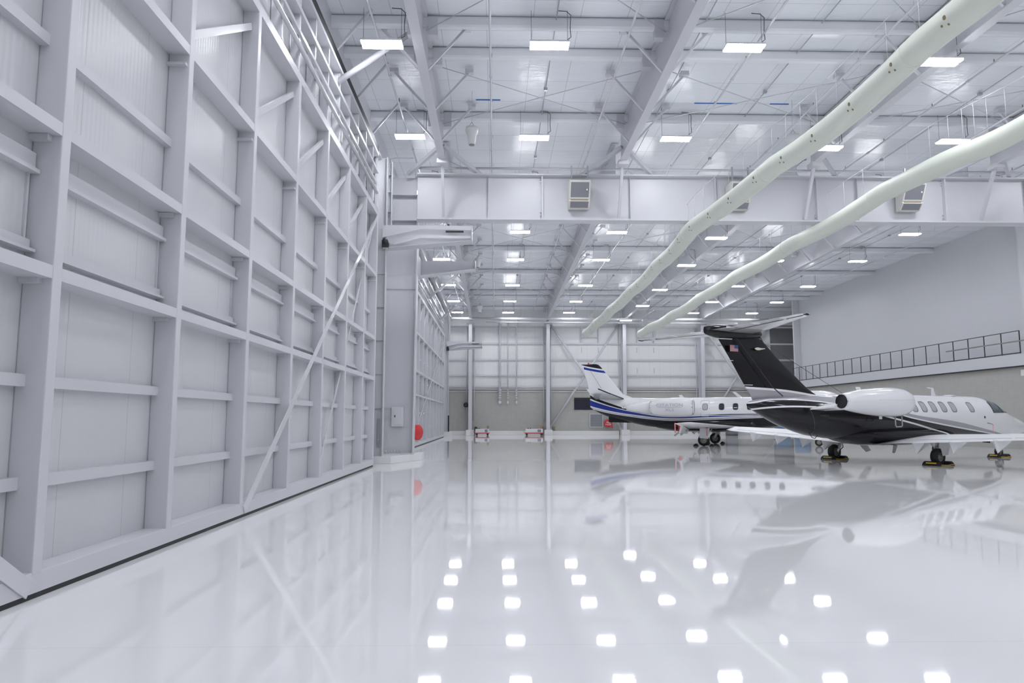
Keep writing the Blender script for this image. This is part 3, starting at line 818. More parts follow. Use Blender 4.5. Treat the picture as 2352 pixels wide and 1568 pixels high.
for i, (x, r) in enumerate(((.45, .11), (1.28, .07), (2.19, .075))):
    o = thing('riser_pipe', ['thick white riser pipe ending in a valve on the far wall, leftmost of three', 'thin white riser pipe ending in a valve on the far wall, middle of three', 'thin white riser pipe ending in a valve on the far wall, rightmost of three'][i], 'pipe', (x, 74.8, 3.3), group='far wall riser pipes')
    MB().path([(x, 74.8, 3.3), (x, 74.8, 11.0), (x+.05, 74.6, 11.5), (x+.15, 74.0, 11.95)], r, 12).build('pipe', 'steel_gloss', o)
    q = MB()
    for z in (4.6, 4.3, 4.05, 3.8): q.tube((x, 74.8, z), (x, 74.8, z+.08), r*1.6, 12)
    q.lathe([(r*.6, -.06), (r*1.5, .0), (r*1.5, .2), (r, .26)], (x, 74.8, 3.25), (0,0,1), 14)
    q.build('valve_flanges', 'steel_gloss', o)
    for z in (5.6, 7.2, 10.6): MB().box((x-r*1.3, 74.8, z-.04), (x+r*1.3, Y_FAR-.005, z+.04)).build('wall_clamp', 'steel', o)

o = thing('wall_screen', 'dark wide screen on the far wall behind the blue tail', 'screen', (9.5, 75.1, 3.25))
MB().box((8.3, 75.02, 2.66), (10.9, 75.15, 3.84)).build('panel', 'screen', o, bevel=.02)
MB().box((8.26, 75.08, 2.62), (10.94, 75.16, 3.88)).build('bezel', 'black', o)
o = thing('wall_vent', 'square white-framed grey louvre vent on the concrete wall below the screen', 'vent', (10.55, 75.1, .8))
for lo, hi in (((9.85, 75.0, .78), (11.28, 75.14, .86)), ((9.85, 75.0, 2.14), (11.28, 75.14, 2.22)), ((9.85, 75.0, .86), (9.93, 75.14, 2.14)), ((11.2, 75.0, .86), (11.28, 75.14, 2.14))):
    MB().box(lo, hi).build('frame', 'steel', o)
MB().box((9.93, 75.08, .86), (11.2, 75.14, 2.14)).build('mesh_back', 'grille', o)
q = MB()
for kx in range(9): q.box((9.93+.14*kx+.05, 75.04, .86), (9.93+.14*kx+.07, 75.07, 2.14))
for kz in range(14): q.box((9.93, 75.05, .9+.09*kz), (11.2, 75.08, .93+.09*kz))
q.build('louvre_bars', 'galv', o)
o = thing('cable_reel', 'black round cable reel on the wall beside the first far column', 'reel', (-3.06, 74.7, 3.11))
MB().lathe([(.03, -.1), (.26, -.1), (.26, -.06), (.12, -.05), (.12, .05), (.26, .06), (.26, .1), (.03, .1)], (-3.06, 74.55, 3.11), (0,-1,0), 24).build('drum', 'black', o)
MB().box((-3.2, 74.6, 3.0), (-3.08, 75.12, 3.2)).build('bracket', 'black', o)
# duct wall openings
for lab, x in (('white framed wall opening behind the nearer duct end', 10.0), ('white framed wall opening behind the farther duct end', 15.9)):
    o = thing('duct_opening_frame', lab, 'frame', (x, Y_FAR, 9.6), group='duct wall opening frames')
    for lo, hi in (((x-.95, 75.0, 9.65), (x-.85, 75.18, 11.4)), ((x+.85, 75.0, 9.65), (x+.95, 75.18, 11.4)), ((x-.85, 75.0, 10.22), (x+.85, 75.18, 10.3)), ((x-.85, 75.0, 11.25), (x+.85, 75.18, 11.4))):
        MB().box(lo, hi).build('frame_bar', 'steel', o)
    for s in (-.9, .9):
        for z in (8.95, 6.75): MB().box((x+s-.02, 75.15, z-.3), (x+s+.02, 75.2, z+.25)).build('strap', 'galv', o)
# dark sectional panel at the far right
o = thing('door_3', 'dark grey sectional door at the far right corner', 'door', (30.6, Y_FAR, 0), kind='structure')
MB().box((29.3, Y_FAR-.12, 0), (33.4, Y_FAR-.02, 11.6)).build('door_panel', 'grey_panel', o)
q = MB()
for z in (2.5, 4.6, 6.3, 8.0, 9.7): q.box((29.3, Y_FAR-.16, z), (33.4, Y_FAR-.11, z+.06))
q.build('section_joints', 'grille', o)

# two foam carts
def cart(lab, x, y, w_):
    o = thing('foam_cart', lab, 'cart', (x, y, 0), group='low wheeled carts')
    MB().box((x-w_/2, y-.35, .18), (x+w_/2, y+.35, .26)).build('red_frame', 'red_paint', o, bevel=.01)
    MB().box((x-w_/2+.06, y-.32, .26), (x+w_/2-.06, y+.32, .66)).build('body', 'housing', o, bevel=.04)
    MB().box((x+w_*.18, y-.36, .34), (x+w_*.36, y-.31, .6)).build('control_box', 'grille', o)
    for s in (-1, 1):
        for t in (-1, 1): MB().tube((x+s*(w_/2-.2), y+t*.3-.04, .11), (x+s*(w_/2-.2), y+t*.3+.04, .11), .11, 14).build('wheel', 'rubber', o)
    MB().box((x+w_*.32, y-.1, .66), (x+w_*.46, y+.1, .98)).build('handle_box', 'tan', o)
    for s in (-.32, -.2): MB().tube((x+s*w_, y, .66), (x+s*w_, y, .76), .05, 10).build('filler_cap', 'black', o)
    MB().path([(x-w_/2, y, .22), (x-w_/2-.12, y, .35), (x-w_/2-.1, y, .6)], .02, 8).build('drawbar', 'tan', o)
cart('low white and red wheeled cart beside the first far column', -1.35, 73.4, 1.5)
cart('low grey and red wheeled cart beside the second far column', 3.95, 73.4, 1.9)
for lab, x in (('small dark box on the kerb right of the first far column', -2.05), ('small dark box on the kerb left of the second far column', 4.85), ('small tan box on the kerb right of the second far column', 6.1)):
    o = tag(MB().box((x-.12, 74.85, .42), (x+.12, 75.1, .85)).build('kerb_box', 'tan' if 'tan' in lab else 'black', loc=(x, 75, .42), bevel=.02), lab, 'box', 'boxes on the far kerb')

# ------------------------------------------------------------------ mezzanine railing on the right
o = thing('guard_rail', 'black mezzanine guard rail with thin cable infill along the right wall', 'railing', (29.06, 54, 5.3))
YR = [38.72+1.443*k for k in range(22)]
xr = 29.06
MB().box((xr-.02, YR[0], 6.54), (xr+.02, YR[-1], 6.58)).build('top_rail', 'rail', o)
MB().box((xr-.02, YR[0], 5.30), (xr+.02, YR[-1], 5.36)).build('bottom_rail', 'rail', o)
for y in YR: MB().box((xr-.02, y-.022, 5.28), (xr+.02, y+.022, 6.56)).build('post', 'rail', o)
q = MB()
for k in range(9): q.tube((xr, YR[0], 5.46+.115*k), (xr, YR[-1], 5.46+.115*k), .003, 5)
q.build('cable_infill', 'galv', o)
o = thing('handrail_pole', 'slim grey-brown pole running level in front of the guard rail', 'pole', (28.8, 41, 5.96))
MB().tube((28.85, 30, 5.96), (28.85, 44.9, 5.96), .035, 10).build('pole', 'wheel', o)
q = MB()
for y in (32, 38.9, 43.5): q.bar((28.85, y, 5.96), (29.06, y, 5.96), .02, .02)
q.build('brackets', 'wheel', o)
tag(MB().box((29.2, 38.4, 4.06), (29.25, 39.0, 4.40)).build('wall_sign', 'tag_white', loc=(29.22, 38.9, 4.2)), 'small blank white sign on the concrete wall at the right edge', 'sign')
# equipment along the right and far walls, seen mainly mirrored in the floor
for lab, x, y, w_, h_, mt in (('blue tool cabinet against the right wall behind the jets', 28.6, 66.5, 1.2, 1.5, 'blue_cabinet'), ('blue work bench cabinet beside the tall blue cabinet', 27.2, 67.5, 1.2, 1.0, 'blue_cabinet'), ('grey steel locker against the far wall behind the jets', 24.6, 74.4, 1.1, 2.0, 'grille')):
    o = thing('tool_cabinet', lab, 'cabinet', (x, y, 0), group='cabinets behind the jets')
    MB().box((x-w_/2, y-.3, .05), (x+w_/2, y+.3, h_)).build('body', mt, o, bevel=.01)
    for k in range(4): MB().box((x-w_/2+.04, y-.32, .12+k*(h_-.15)/4), (x+w_/2-.04, y-.3, .08+(k+1)*(h_-.15)/4)).build('drawer', mt, o)
    MB().box((x-w_/2, y-.28, 0), (x+w_/2, y+.28, .05)).build('plinth', 'black', o)
# ------------------------------------------------------------------ aircraft (local frame: x forward, y to port, z up)
def lerp_sections(secs, s):
    """smooth interpolation of section rows (s, zbot, ztop, halfwidth)"""
    S = secs
    if s <= S[0][0]: return S[0][1:]
    if s >= S[-1][0]: return S[-1][1:]
    for i in range(len(S)-1):
        if S[i][0] <= s <= S[i+1][0]: break
    t = (s-S[i][0])/(S[i+1][0]-S[i][0])
    out = []
    for k in (1, 2, 3):
        y0, y1 = S[i][k], S[i+1][k]
        h = S[i+1][0]-S[i][0]
        def slope(j):
            if j <= 0 or j >= len(S)-1: 
                a = max(0, min(len(S)-2, j if j <= 0 else j-1)); return (S[a+1][k]-S[a][k])/(S[a+1][0]-S[a][0])
            d0 = (S[j][k]-S[j-1][k])/(S[j][0]-S[j-1][0]); d1 = (S[j+1][k]-S[j][k])/(S[j+1][0]-S[j][0])
            return 0 if d0*d1 <= 0 else 2*d0*d1/(d0+d1)
        m0, m1 = slope(i)*h, slope(i+1)*h
        out.append((2*t**3-3*t*t+1)*y0+(t**3-2*t*t+t)*m0+(-2*t**3+3*t*t)*y1+(t**3-t*t)*m1)
    return out
class Hull:
    def __init__(self, secs): self.secs = secs
    def ring(self, s, n, off=0.):
        zb, zt, hw = lerp_sections(self.secs, s); zc = (zb+zt)/2; hh = (zt-zb)/2
        return [Vector((s, math.sin(2*PI*k/n)*(hw+off), zc+math.cos(2*PI*k/n)*(hh+off))) for k in range(n)]
    def side(self, s, z, star=True, off=0.):
        zb, zt, hw = lerp_sections(self.secs, s); zc = (zb+zt)/2; hh = (zt-zb)/2
        q = max(-.999, min(.999, (z-zc)/hh)); y = hw*math.sqrt(1-q*q)
        n = Vector((0, y/hw**2, (z-zc)/hh**2)).normalized()
        p = Vector((s, y, z))+n*off
        if star: p.y = -p.y
        return p
    def mesh(self, ss, n=64):
        mb = MB(); mb.rings([self.ring(s, n) for s in ss]); return mb
    def patch(self, outline, off, star=True, rings=4):
        """a curved plate that follows the hull; outline in (s, z)"""
        cx = sum(p[0] for p in outline)/len(outline); cz = sum(p[1] for p in outline)/len(outline)
        mb = MB(); rs = []
        for k in range(rings, -1, -1):
            f = max(k/rings, .02)
            rs.append([self.side(cx+(a-cx)*f, cz+(b-cz)*f, star, off) for a, b in outline])
        edge = [self.side(a, b, star, -.01) for a, b in outline]
        mb.rings([edge]+rs, True); return mb
    def ribbon(self, outline, w, off, star=True):
        cx = sum(p[0] for p in outline)/len(outline); cz = sum(p[1] for p in outline)/len(outline)
        def sc(f): return [(cx+(a-cx)+math.copysign(f, a-cx)*(abs(a-cx) > 1e-3), cz+(b-cz)+math.copysign(f, b-cz)) for a, b in outline]
        A = [self.side(a, b, star, -.01) for a, b in sc(w)]; B = [self.side(a, b, star, off) for a, b in sc(w)]
        Cc = [self.side(a, b, star, off) for a, b in outline]; D = [self.side(a, b, star, -.01) for a, b in outline]
        mb = MB(); mb.rings([A, B, Cc, D], False); return mb
def oval(cx, cz, a, b, p=2.8, n=28, shear=0.):
    o = []
    for k in range(n):
        t = 2*PI*k/n; c, s = math.cos(t), math.sin(t)
        x = math.copysign(abs(c)**(2/p), c)*a; y = math.copysign(abs(s)**(2/p), s)*b
        o.append((cx+x+shear*y, cz+y))
    return o
def airfoil(le, te, z, y, th, n=10, axis='h', inc=0.):
    """closed section; le, te are x positions. axis 'h' = wing (thickness in z), 'v' = fin (thickness in y)"""
    c = le-te; up, lo = [], []
    for k in range(n+1):
        u = .5*(1-math.cos(PI*k/n)); t = th*5*(.2969*math.sqrt(u)-.126*u-.3516*u*u+.2843*u**3-.1015*u**4)
        up.append((le-u*c, t)); lo.append((le-u*c, -t))
    pts = up+lo[::-1][1:-1]
    if axis == 'h': return [Vector((x, y, z+t+inc*((x-te)/c-.5))) for x, t in pts]
    return [Vector((x, y+t, z)) for x, t in pts]
def frange(a, b, n): return [a+(b-a)*k/(n-1) for k in range(n)]

def wheel_part(name, root, c, r, w, hub=True):
    o = MB().lathe([(r*.55, -w/2), (r*.86, -w/2), (r*.97, -w*.36), (r, -w*.15), (r, w*.15), (r*.97, w*.36), (r*.86, w/2), (r*.55, w/2), (r*.55, -w/2)], c, (0,1,0), 32, False).build(name, 'rubber', root, local=True)
    hm = MB(); c = Vector(c)
    hm.lathe([(.02, -w*.42), (r*.2, -w*.42), (r*.24, -w*.34), (r*.46, -w*.36), (r*.57, -w*.46), (r*.57, w*.46), (r*.46, w*.36), (r*.24, w*.34), (.02, w*.42)], c, (0,1,0), 24)
    hm.build('hub', 'wheel', o, local=True)
    q = MB()
    for k in range(8):
        a = 2*PI*k/8; p = c+Vector((math.cos(a), 0, math.sin(a)))*r*.36
        for s in (-1, 1): q.tube(p+Vector((0, s*w*.37, 0)), p+Vector((0, s*w*.355, 0)), r*.06, 8)
    q.build('hub_holes', 'black', o, local=True)
    return o
def ribbon_tag(root, p, L, w=.06, tilt=0.):
    p = Vector(p); q = p+Vector((tilt, 0, -L))
    o = MB().bar(p, q, .006, w, up=(1,0,0)).build('warning_ribbon', 'tag_red', root, local=True)
    MB().bar(p+(q-p)*.1+Vector((0,-.005,0)), p+(q-p)*.9+Vector((0,-.005,0)), .004, w*.35, up=(1,0,0)).build('ribbon_print', 'tag_white', o, local=True)
    return o
def chock(label, loc, rot, wid, off=0., stripes=True):
    o = thing('wheel_chocks', label, 'wheel chocks', loc, rot, 'wheel chocks')
    for s in (-1, 1):
        MB().poly_prism([(s*(.22+off), 0, 0), (s*(.52+off), 0, 0), (s*(.46+off), 0, .10), (s*(.36+off), 0, .15), (s*(.30+off), 0, .12)], (0, -wid, 0), (0, wid, 0)).build('block', 'rubber', o, local=True)
        if stripes: MB().poly_prism([(s*.50, 0, .075), (s*.515, 0, .075), (s*.495, 0, .115), (s*.48, 0, .115)], (0, -wid*.9, 0), (0, wid*.5, 0)).build('stripe', 'yellow', o, local=True)
    if stripes: MB().path([(-.3, -wid-.03, .03), (0, -wid-.1, .02), (.3, -wid-.04, .03), (.5, -wid-.02, .03)], .018, 6).build('rope', 'yellow' if stripes else 'rubber', o, local=True)
    return o

# ---- the black and white T-tail jet
PJ = (15.56, 28.29); AJ = R(25.5)
jet = thing('business_jet', 'black and white T-tail jet with a flag on its black fin', 'airplane', (PJ[0], PJ[1], 0), AJ, 'parked business jets')
HJ = Hull([(-7.38,2.12,2.27,.05),(-7.1,1.98,2.36,.20),(-6.5,1.70,2.43,.36),(-5.77,1.42,2.47,.50),(-4.43,1.08,2.54,.70),(-3.0,.93,2.60,.81),(-1.5,.87,2.65,.88),(0,.84,2.66,.89),(4.6,.84,2.66,.89),(5.6,.84,2.65,.885),(6.2,.84,2.58,.87),(6.7,.85,2.42,.84),(7.2,.87,2.20,.78),(7.7,.90,2.00,.70),(8.3,.95,1.84,.59),(8.8,.98,1.71,.48),(9.2,1.03,1.56,.36),(9.44,1.12,1.42,.20),(9.52,1.22,1.32,.05)])
WHT = (.86, .86, .88); BLK = (.012, .012, .015); SLV = (.40, .39, .42)
def band(z0, th): return z0, [(a, b+th) for a, b in z0]
g_top = [(-1.2,2.12),(.5,1.85),(3.25,1.57),(5.65,1.22),(8.3,.90)]
w_top = [(-1.2,2.00),(.5,1.73),(3.23,1.39),(5.64,1.13),(8.0,.90)]
b_top = [(-1.2,1.95),(.49,1.68),(3.23,1.33),(5.63,1.08),(7.4,.88)]
w2lo = [(-1.6,1.82),(-1.06,1.73),(1.0,1.38),(2.46,1.09),(2.8,.99),(3.1,.85)]
fin_w = [(-8.0,2.78),(-7.6,2.76),(-5.5,2.67),(-4.1,2.53),(-3.9,2.51)]
aft_w1 = [(-7.4,2.22),(-6.6,2.33),(-5.5,2.36),(-4.4,2.30),(-3.3,2.20)]
aft_w2 = [(-7.4,2.04),(-6.9,2.10),(-6.0,2.155),(-4.9,2.155),(-4.0,2.13),(-3.3,2.12)]
def shift(c, d): return [(a, b+d) for a, b in c]
M['livery_black_jet'] = livery('black_white_livery', WHT, [
    (None, g_top, SLV, (-2.2, 9.6)), (None, w_top, WHT, (-2.2, 9.6)), (None, b_top, BLK, (-2.2, 9.6)), (w2lo, shift(w2lo, .065), WHT, (-1.6, 3.2)),
    (None, None, SLV, (-11., -2.9)) if False else ([(-11,-.1),(11,-.1)], None, SLV, (-11., -3.0)),
    (shift(fin_w, -.0), None, WHT, (-11., -3.4)), (shift(fin_w, .075), None, BLK, (-11., -3.9)),
    (None, shift(aft_w1, .05), WHT, (-11., -2.2)), (None, aft_w1, BLK, (-11., -2.2)), (None, shift(aft_w2, .0), WHT, (-11., -3.4)), (None, shift(aft_w2, -.06), BLK, (-11., -2.2))])
LV = 'livery_black_jet'
fus = HJ.mesh(frange(-7.38, -4.5, 22)+frange(-4.35, 5.5, 40)+frange(5.6, 9.52, 50), 72).build('fuselage', LV, jet, local=True)
# belly fairing
BF = Hull([(-3.6,1.05,1.2,.05),(-2.9,.86,1.3,.45),(-1.6,.68,1.4,.86),(.5,.62,1.45,.98),(2.2,.66,1.4,.92),(3.4,.76,1.3,.62),(4.0,.84,1.2,.1)])
BF.mesh(frange(-3.6, 4.0, 34), 40).build('belly_fairing', LV, jet, local=True)
for i, s in enumerate((.63, 1.21, 1.83, 2.47, 3.12, 4.32)):
    o = HJ.patch(oval(s, 2.17, .155, .195, 3.2), .006).build('cabin_window', 'glass_light', jet, local=True)
    HJ.ribbon(oval(s, 2.17, .155, .195, 3.2), .022, .010).build('window_frame', 'jet_lines', o, local=True)
# windshield
wm = MB(); rows = []
for s in frange(5.80, 7.82, 22):
    zb, zt, hw = lerp_sections(HJ.secs, s); zc = (zb+zt)/2; hh = (zt-zb)/2
    zl = 1.955+.01*(s-6)
    amax = math.acos(max(-1, min(1, (zl-zc)/(hh+.0)))) if zl < zt else .02
    amin = max(0., .75-1.0*(s-5.8)) if s < 6.55 else 0.
    amin = min(amin, amax-.02)
    rows.append([Vector((s, math.sin(a)*(hw+.008), zc+math.cos(a)*(hh+.008))) for a in frange(-amax, -amin, 14)])
wm.grid(rows)
rows2 = [[Vector((p.x, -p.y, p.z)) for p in r] for r in rows]
wm.grid(rows2)
ws = wm.build('windshield', 'glass_screen', jet, local=True)
fr = MB(); fr.path([r[0]+Vector((0,0,.004)) for r in rows], .016, 6); fr.path([r[0]+Vector((0,0,.004)) for r in rows2], .016, 6)
fr.path(rows[0], .014, 6); fr.path([r[-1] for r in rows if r[0].x > 6.5], .02, 6)
fr.path([rows[8][k] for k in range(14)], .016, 6)
fr.build('windshield_frame', 'black', ws, local=True)
HJ.patch(oval(5.10, 1.76, .05, .055, 2), .006).build('vent_port', 'black', jet, local=True)
for s, z in ((-.55, 1.2), (1.1, 1.22)): HJ.patch(oval(s, z, .022, .022, 2, 10), .008).build('access_rivet', 'tag_white', jet, local=True)
HJ.patch([(-4.55,1.86),(-4.15,1.85),(-4.15,1.77),(-4.55,1.78)], .006, rings=2).build('service_vent', 'black', jet, local=True)
q = MB()
for k in range(26):
    z = 2.40-.05*k
    p = HJ.side(-5.05+.55*(k/26)**1.5, z, True, .002); q.tube(p, p+Vector((0,-.003,0)), .008, 6)
q.build('rivet_row', 'letter_grey', jet, local=True)
# fin
fin = MB(); fin.rings([airfoil(-3.2, -7.15, 2.36, 0, .045, 12, 'v'), airfoil(-3.85, -7.26, 2.56, 0, .05, 12, 'v'), airfoil(-4.35, -7.46, 2.81, 0, .055, 12, 'v'), airfoil(-5.84, -8.22, 3.89, 0, .07, 12, 'v'), airfoil(-6.50, -8.64, 4.45, 0, .075, 12, 'v'), airfoil(-6.65, -8.75, 4.70, 0, .07, 12, 'v')])
fino = fin.build('fin', LV, jet, local=True)
q = MB(); q.bar((-7.92, -.135, 4.50), (-6.30, -.175, 2.80), .012, .03); q.bar((-6.28, -.18, 2.80), (-5.85, -.2, 2.50), .015, .035); q.build('rudder_hinge_line', 'black', fino, local=True)
q = MB(); q.bar((-8.80, -.02, 4.47), (-8.1, -.10, 4.47), .01, .03); q.bar((-8.26, -.05, 3.72), (-8.06, -.08, 3.72), .01, .02); q.bar((-7.6, -.04, 2.88), (-7.2, -.10, 2.88), .01, .02); q.build('rudder_edges', 'tag_white', fino, local=True)
def fin_y(s, z): return -.155
fl = MB(); fl.box((-8.25, -.150, 4.03), (-7.88, -.142, 4.26)); flo = fl.build('flag', 'flag_white', fino, local=True)
q = MB()
for k in range(7):
    z = 4.03+.23*(2*k)/13; q.box((-8.25, -.153, z), (-7.88, -.149, z+.23/13))
q.build('flag_stripes', 'flag_red', flo, local=True)
MB().box((-8.05, -.156, 4.03+.23*6/13), (-7.88, -.145, 4.26)).build('flag_canton', 'flag_blue', flo, local=True)
q = MB(); q.poly_prism([(-7.1, 0, 4.17), (-7.0, 0, 4.13), (-6.88, 0, 4.125), (-6.78, 0, 4.15), (-6.60, 0, 4.185), (-6.60, 0, 4.205), (-6.80, 0, 4.205), (-6.95, 0, 4.225), (-7.05, 0, 4.21)], (0, -.165, 0), (0, -.14, 0)); q.build('emblem', 'gold', fino, local=True)
# bullet and tailplane
BU = Hull([(-9.25,4.62,4.86,.06),(-9.18,4.58,4.88,.10),(-8.5,4.48,4.97,.20),(-7.7,4.50,4.99,.20),(-7.0,4.56,4.93,.15),(-6.6,4.66,4.82,.05)])
BU.mesh(frange(-9.25, -6.6, 24), 32).build('tail_bullet', 'jet_black', jet, local=True)
for sgn in (-1, 1):
    t = MB(); t.rings([airfoil(-6.95, -9.05, 4.74, sgn*.05, .085), airfoil(-7.4, -9.08, 4.745, sgn*1.2, .07), airfoil(-8.66, -9.17, 4.79, sgn*3.95, .04), airfoil(-8.8, -9.14, 4.79, sgn*4.05, .012)])
    to = t.build('tailplane', 'jet_white', jet, local=True)
    q = MB(); q.bar((-8.55, sgn*.5, 4.797), (-8.92, sgn*3.9, 4.815), .03, .012); q.bar((-8.55, sgn*.5, 4.688), (-8.92, sgn*3.9, 4.762), .03, .012); q.build('elevator_gap', 'black', to, local=True)
    MB().lathe([(.01,0),(.03,.05),(.04,.18),(.012,.30)], (-9.06, sgn*4.02, 4.785), (1,0,0), 12).build('horn_tip', 'jet_black', to, local=True)
    for yy in (.9, 2.0, 3.2): MB().box((-9.1, sgn*yy-.012, 4.725), (-8.75, sgn*yy+.012, 4.775)).build('hinge_fairing', 'jet_white', to, local=True)
# engines
def nacelle(root, prof, t, z, mat, lipmat, exh, exr, name='engine_nacelle'):
    """prof: (r, s) from exhaust to intake lip"""
    out = []
    for sgn in (-1, 1):
        mb = MB(); mb.lathe([(r, s) for r, s in prof], (0, sgn*t, z), (1,0,0), 40)
        o = mb.build(name, mat, root, local=True)
        MB().lathe([(exr*.01, exh-.006), (exr*.98, exh-.006), (exr*.98, exh+.002), (exr*.01, exh+.002)], (0, sgn*t, z), (1,0,0), 32).build('exhaust', 'dark', o, local=True)
        MB().lathe([(exr*.98, exh-.03), (exr*1.01, exh-.03), (exr*1.03, exh+.03), (exr*.98, exh+.03), (exr*.98, exh-.03)], (0, sgn*t, z), (1,0,0), 32, False).build('exhaust_rim', 'chrome', o, local=True)
        s1, r1 = prof[-1][1], prof[-1][0]
        MB().lathe([(r1*.90, s1-.02), (r1*.98, s1+.03), (r1*1.03, s1), (r1*1.10, s1-.1), (r1*1.08, s1-.12), (r1*.9, s1-.1), (r1*.90, s1-.02)], (0, sgn*t, z), (1,0,0), 40, False).build('intake_lip', lipmat, o, local=True)
        MB().lathe([(.02, s1-.01), (r1*.9, s1-.012), (r1*.9, s1-.006), (.02, s1+.0)], (0, sgn*t, z), (1,0,0), 32).build('intake_fan', 'dark', o, local=True)
        out.append(o)
    return out
N1 = nacelle(jet, [(.25,-4.45),(.30,-4.3),(.37,-3.9),(.45,-3.3),(.505,-2.7),(.535,-2.1),(.535,-1.75),(.515,-1.4),(.47,-1.15),(.41,-1.02)], 1.55, 2.30, 'jet_white', 'jet_white', -4.45, .25)
for sgn in (-1, 1):
    p = MB(); p.rings([[Vector((a, sgn*.60, b)) for a, b in ((-4.95, 2.06), (-4.2, 2.24), (-1.0, 2.40), (-1.0, 2.08), (-4.3, 1.98), (-4.95, 2.02))], [Vector((a, sgn*1.36, b)) for a, b in ((-4.62, 2.13), (-4.35, 2.27), (-1.2, 2.40), (-1.2, 2.08), (-4.35, 2.0), (-4.62, 2.07))]], True, False)
    p.build('engine_pylon', 'jet_white', jet, local=True)
q = MB()
for k in range(22): q.tube((-3.2+.1*k, -2.085-.003*(1-abs(k-11)/11), 2.36), (-3.2+.1*k, -2.10, 2.36), .008, 6)
q.build('rivet_row', 'letter_grey', N1[0], local=True)
MB().path([(-1.55, -1.5, 1.78), (-1.55, -1.5, 1.45), (-1.52, -1.5, 1.40), (-1.22, -1.5, 1.40), (-1.17, -1.5, 1.45), (-1.17, -1.5, 1.80)], .025, 8).build('step_loop', 'jet_silver', jet, local=True)
MB().box((-2.5, -1.57, 1.68), (-2.38, -1.53, 1.80)).build('drain_mast', 'jet_white', jet, local=True)
# wings
def wing(root, st, flaps, inc=.0, mat='wing_white'):
    """st: (y, le, te, z, thickness)"""
    for sgn in (-1, 1):
        w = MB(); w.rings([airfoil(le, te, z, sgn*y, th, 12, 'h', inc*(1-.45*y/8)) for (y, le, te, z, th) in st])
        o = w.build('wing', mat, root, local=True)
        q = MB()
        def at(y, f, top):
            for a, b in zip(st, st[1:]):
                if a[0] <= y <= b[0]:
                    u = (y-a[0])/(b[0]-a[0]); L = [a[k]+(b[k]-a[k])*u for k in range(5)]
                    x = L[2]+(L[1]-L[2])*f
                    uu = 1-f; t = L[4]*5*(.2969*math.sqrt(uu)-.126*uu-.3516*uu*uu+.2843*uu**3-.1015*uu**4)
                    return Vector((x, sgn*y, L[3]+inc*(1-.45*y/8)*(f-.5)+(t+.003 if top else -t-.003)))
        for (ya, yb, f) in flaps:
            for top in (True, False): q.bar(at(ya, f, top), at(yb, f, top), .02, .006)
        q.build('flap_gap', 'jet_lines', o, local=True)
        yield sgn, o, at
stj = [(.55, 1.9, -1.75, .86, .16), (1.4, 1.62, -1.6, .92, .15), (3.4, 1.05, -1.25, 1.00, .115), (7.6, .05, -.95, 1.20, .06), (7.95, -.25, -.9, 1.23, .03)]
for sgn, o, at in wing(jet, stj, [(1.2, 5.0, .27), (5.1, 7.4, .27)], .30):
    for yy in (2.0, 3.25, 4.7, 6.2):
        p = at(yy, .12, False)
        m_ = MB(); a = Vector((p.x+.9, sgn*yy, p.z+.02)); b_ = Vector((p.x-.22, sgn*yy, p.z+.02)); d_ = Vector((p.x-.05, sgn*yy, p.z-.42))
        w_ = Vector((0, .26, 0))
        va = [m_.bm.verts.new(v) for v in (a, (a+b_)/2+w_+Vector((-.25,0,0)), b_, (a+b_)/2-w_+Vector((-.25,0,0)), d_)]
        for i in range(4): m_.bm.faces.new((va[i], va[(i+1) % 4], va[4]))
        m_.bm.faces.new((va[3], va[2], va[1], va[0]))
        m_.build('flap_fairing', 'jet_white', o, local=True)
# landing gear
for sgn in (-1, 1):
    y = sgn*2.1
    s_ = MB(); s_.tube((-.1, y, .95), (-.1, y, .62), .06, 12); s_.bar((-.1, y, .62), (-.32, y*1.0, .33), .09, .12); s_.tube((.05, y*.97, .9), (-.25, y*.98, .45), .035, 10); st_ = s_.build('main_strut', 'alu', jet, local=True)
    MB().path([(-.05, y+sgn*.04, .8), (.12, y+sgn*.06, .65), (.1, y+.02, .5), (-.1, y, .4)], .018, 6).build('brake_hose', 'black', st_, local=True)
    wheel_part('main_wheel', jet, (-.32, y+sgn*.13, .31), .31, .24)
    d_ = MB(); d_.poly_prism([(-.45, 0, .84), (.25, 0, .84), (.02, 0, .38), (-.28, 0, .34)], (0, y+sgn*.30-.01, 0), (0, y+sgn*.30+.01, 0)); d_.build('gear_door', 'jet_white', jet, local=True)
    d_ = MB(); d_.poly_prism([(.2, 0, .80), (.75, 0, .84), (1.15, 0, .36), (.85, 0, .30)], (0, y-sgn*.5-.01, 0), (0, y-sgn*.5+.01, 0)); d_.build('inner_gear_door', 'jet_white', jet, local=True)
s_ = MB(); s_.tube((7.55, 0, 1.0), (7.55, 0, .62), .05, 12); s_.bar((7.55, -.11, .62), (7.5, -.11, .24), .03, .06); s_.bar((7.55, .11, .62), (7.5, .11, .24), .03, .06); s_.box((7.47, -.13, .58), (7.63, .13, .66)); s_.build('nose_strut', 'alu', jet, local=True)
wheel_part('nose_wheel', jet, (7.5, 0, .23), .23, .16)
MB().poly_prism([(6.7, 0, .86), (7.35, 0, .86), (7.3, 0, .62), (6.75, 0, .66)], (0, .22, 0), (0, .24, 0)).build('nose_gear_door', 'jet_black', jet, local=True)
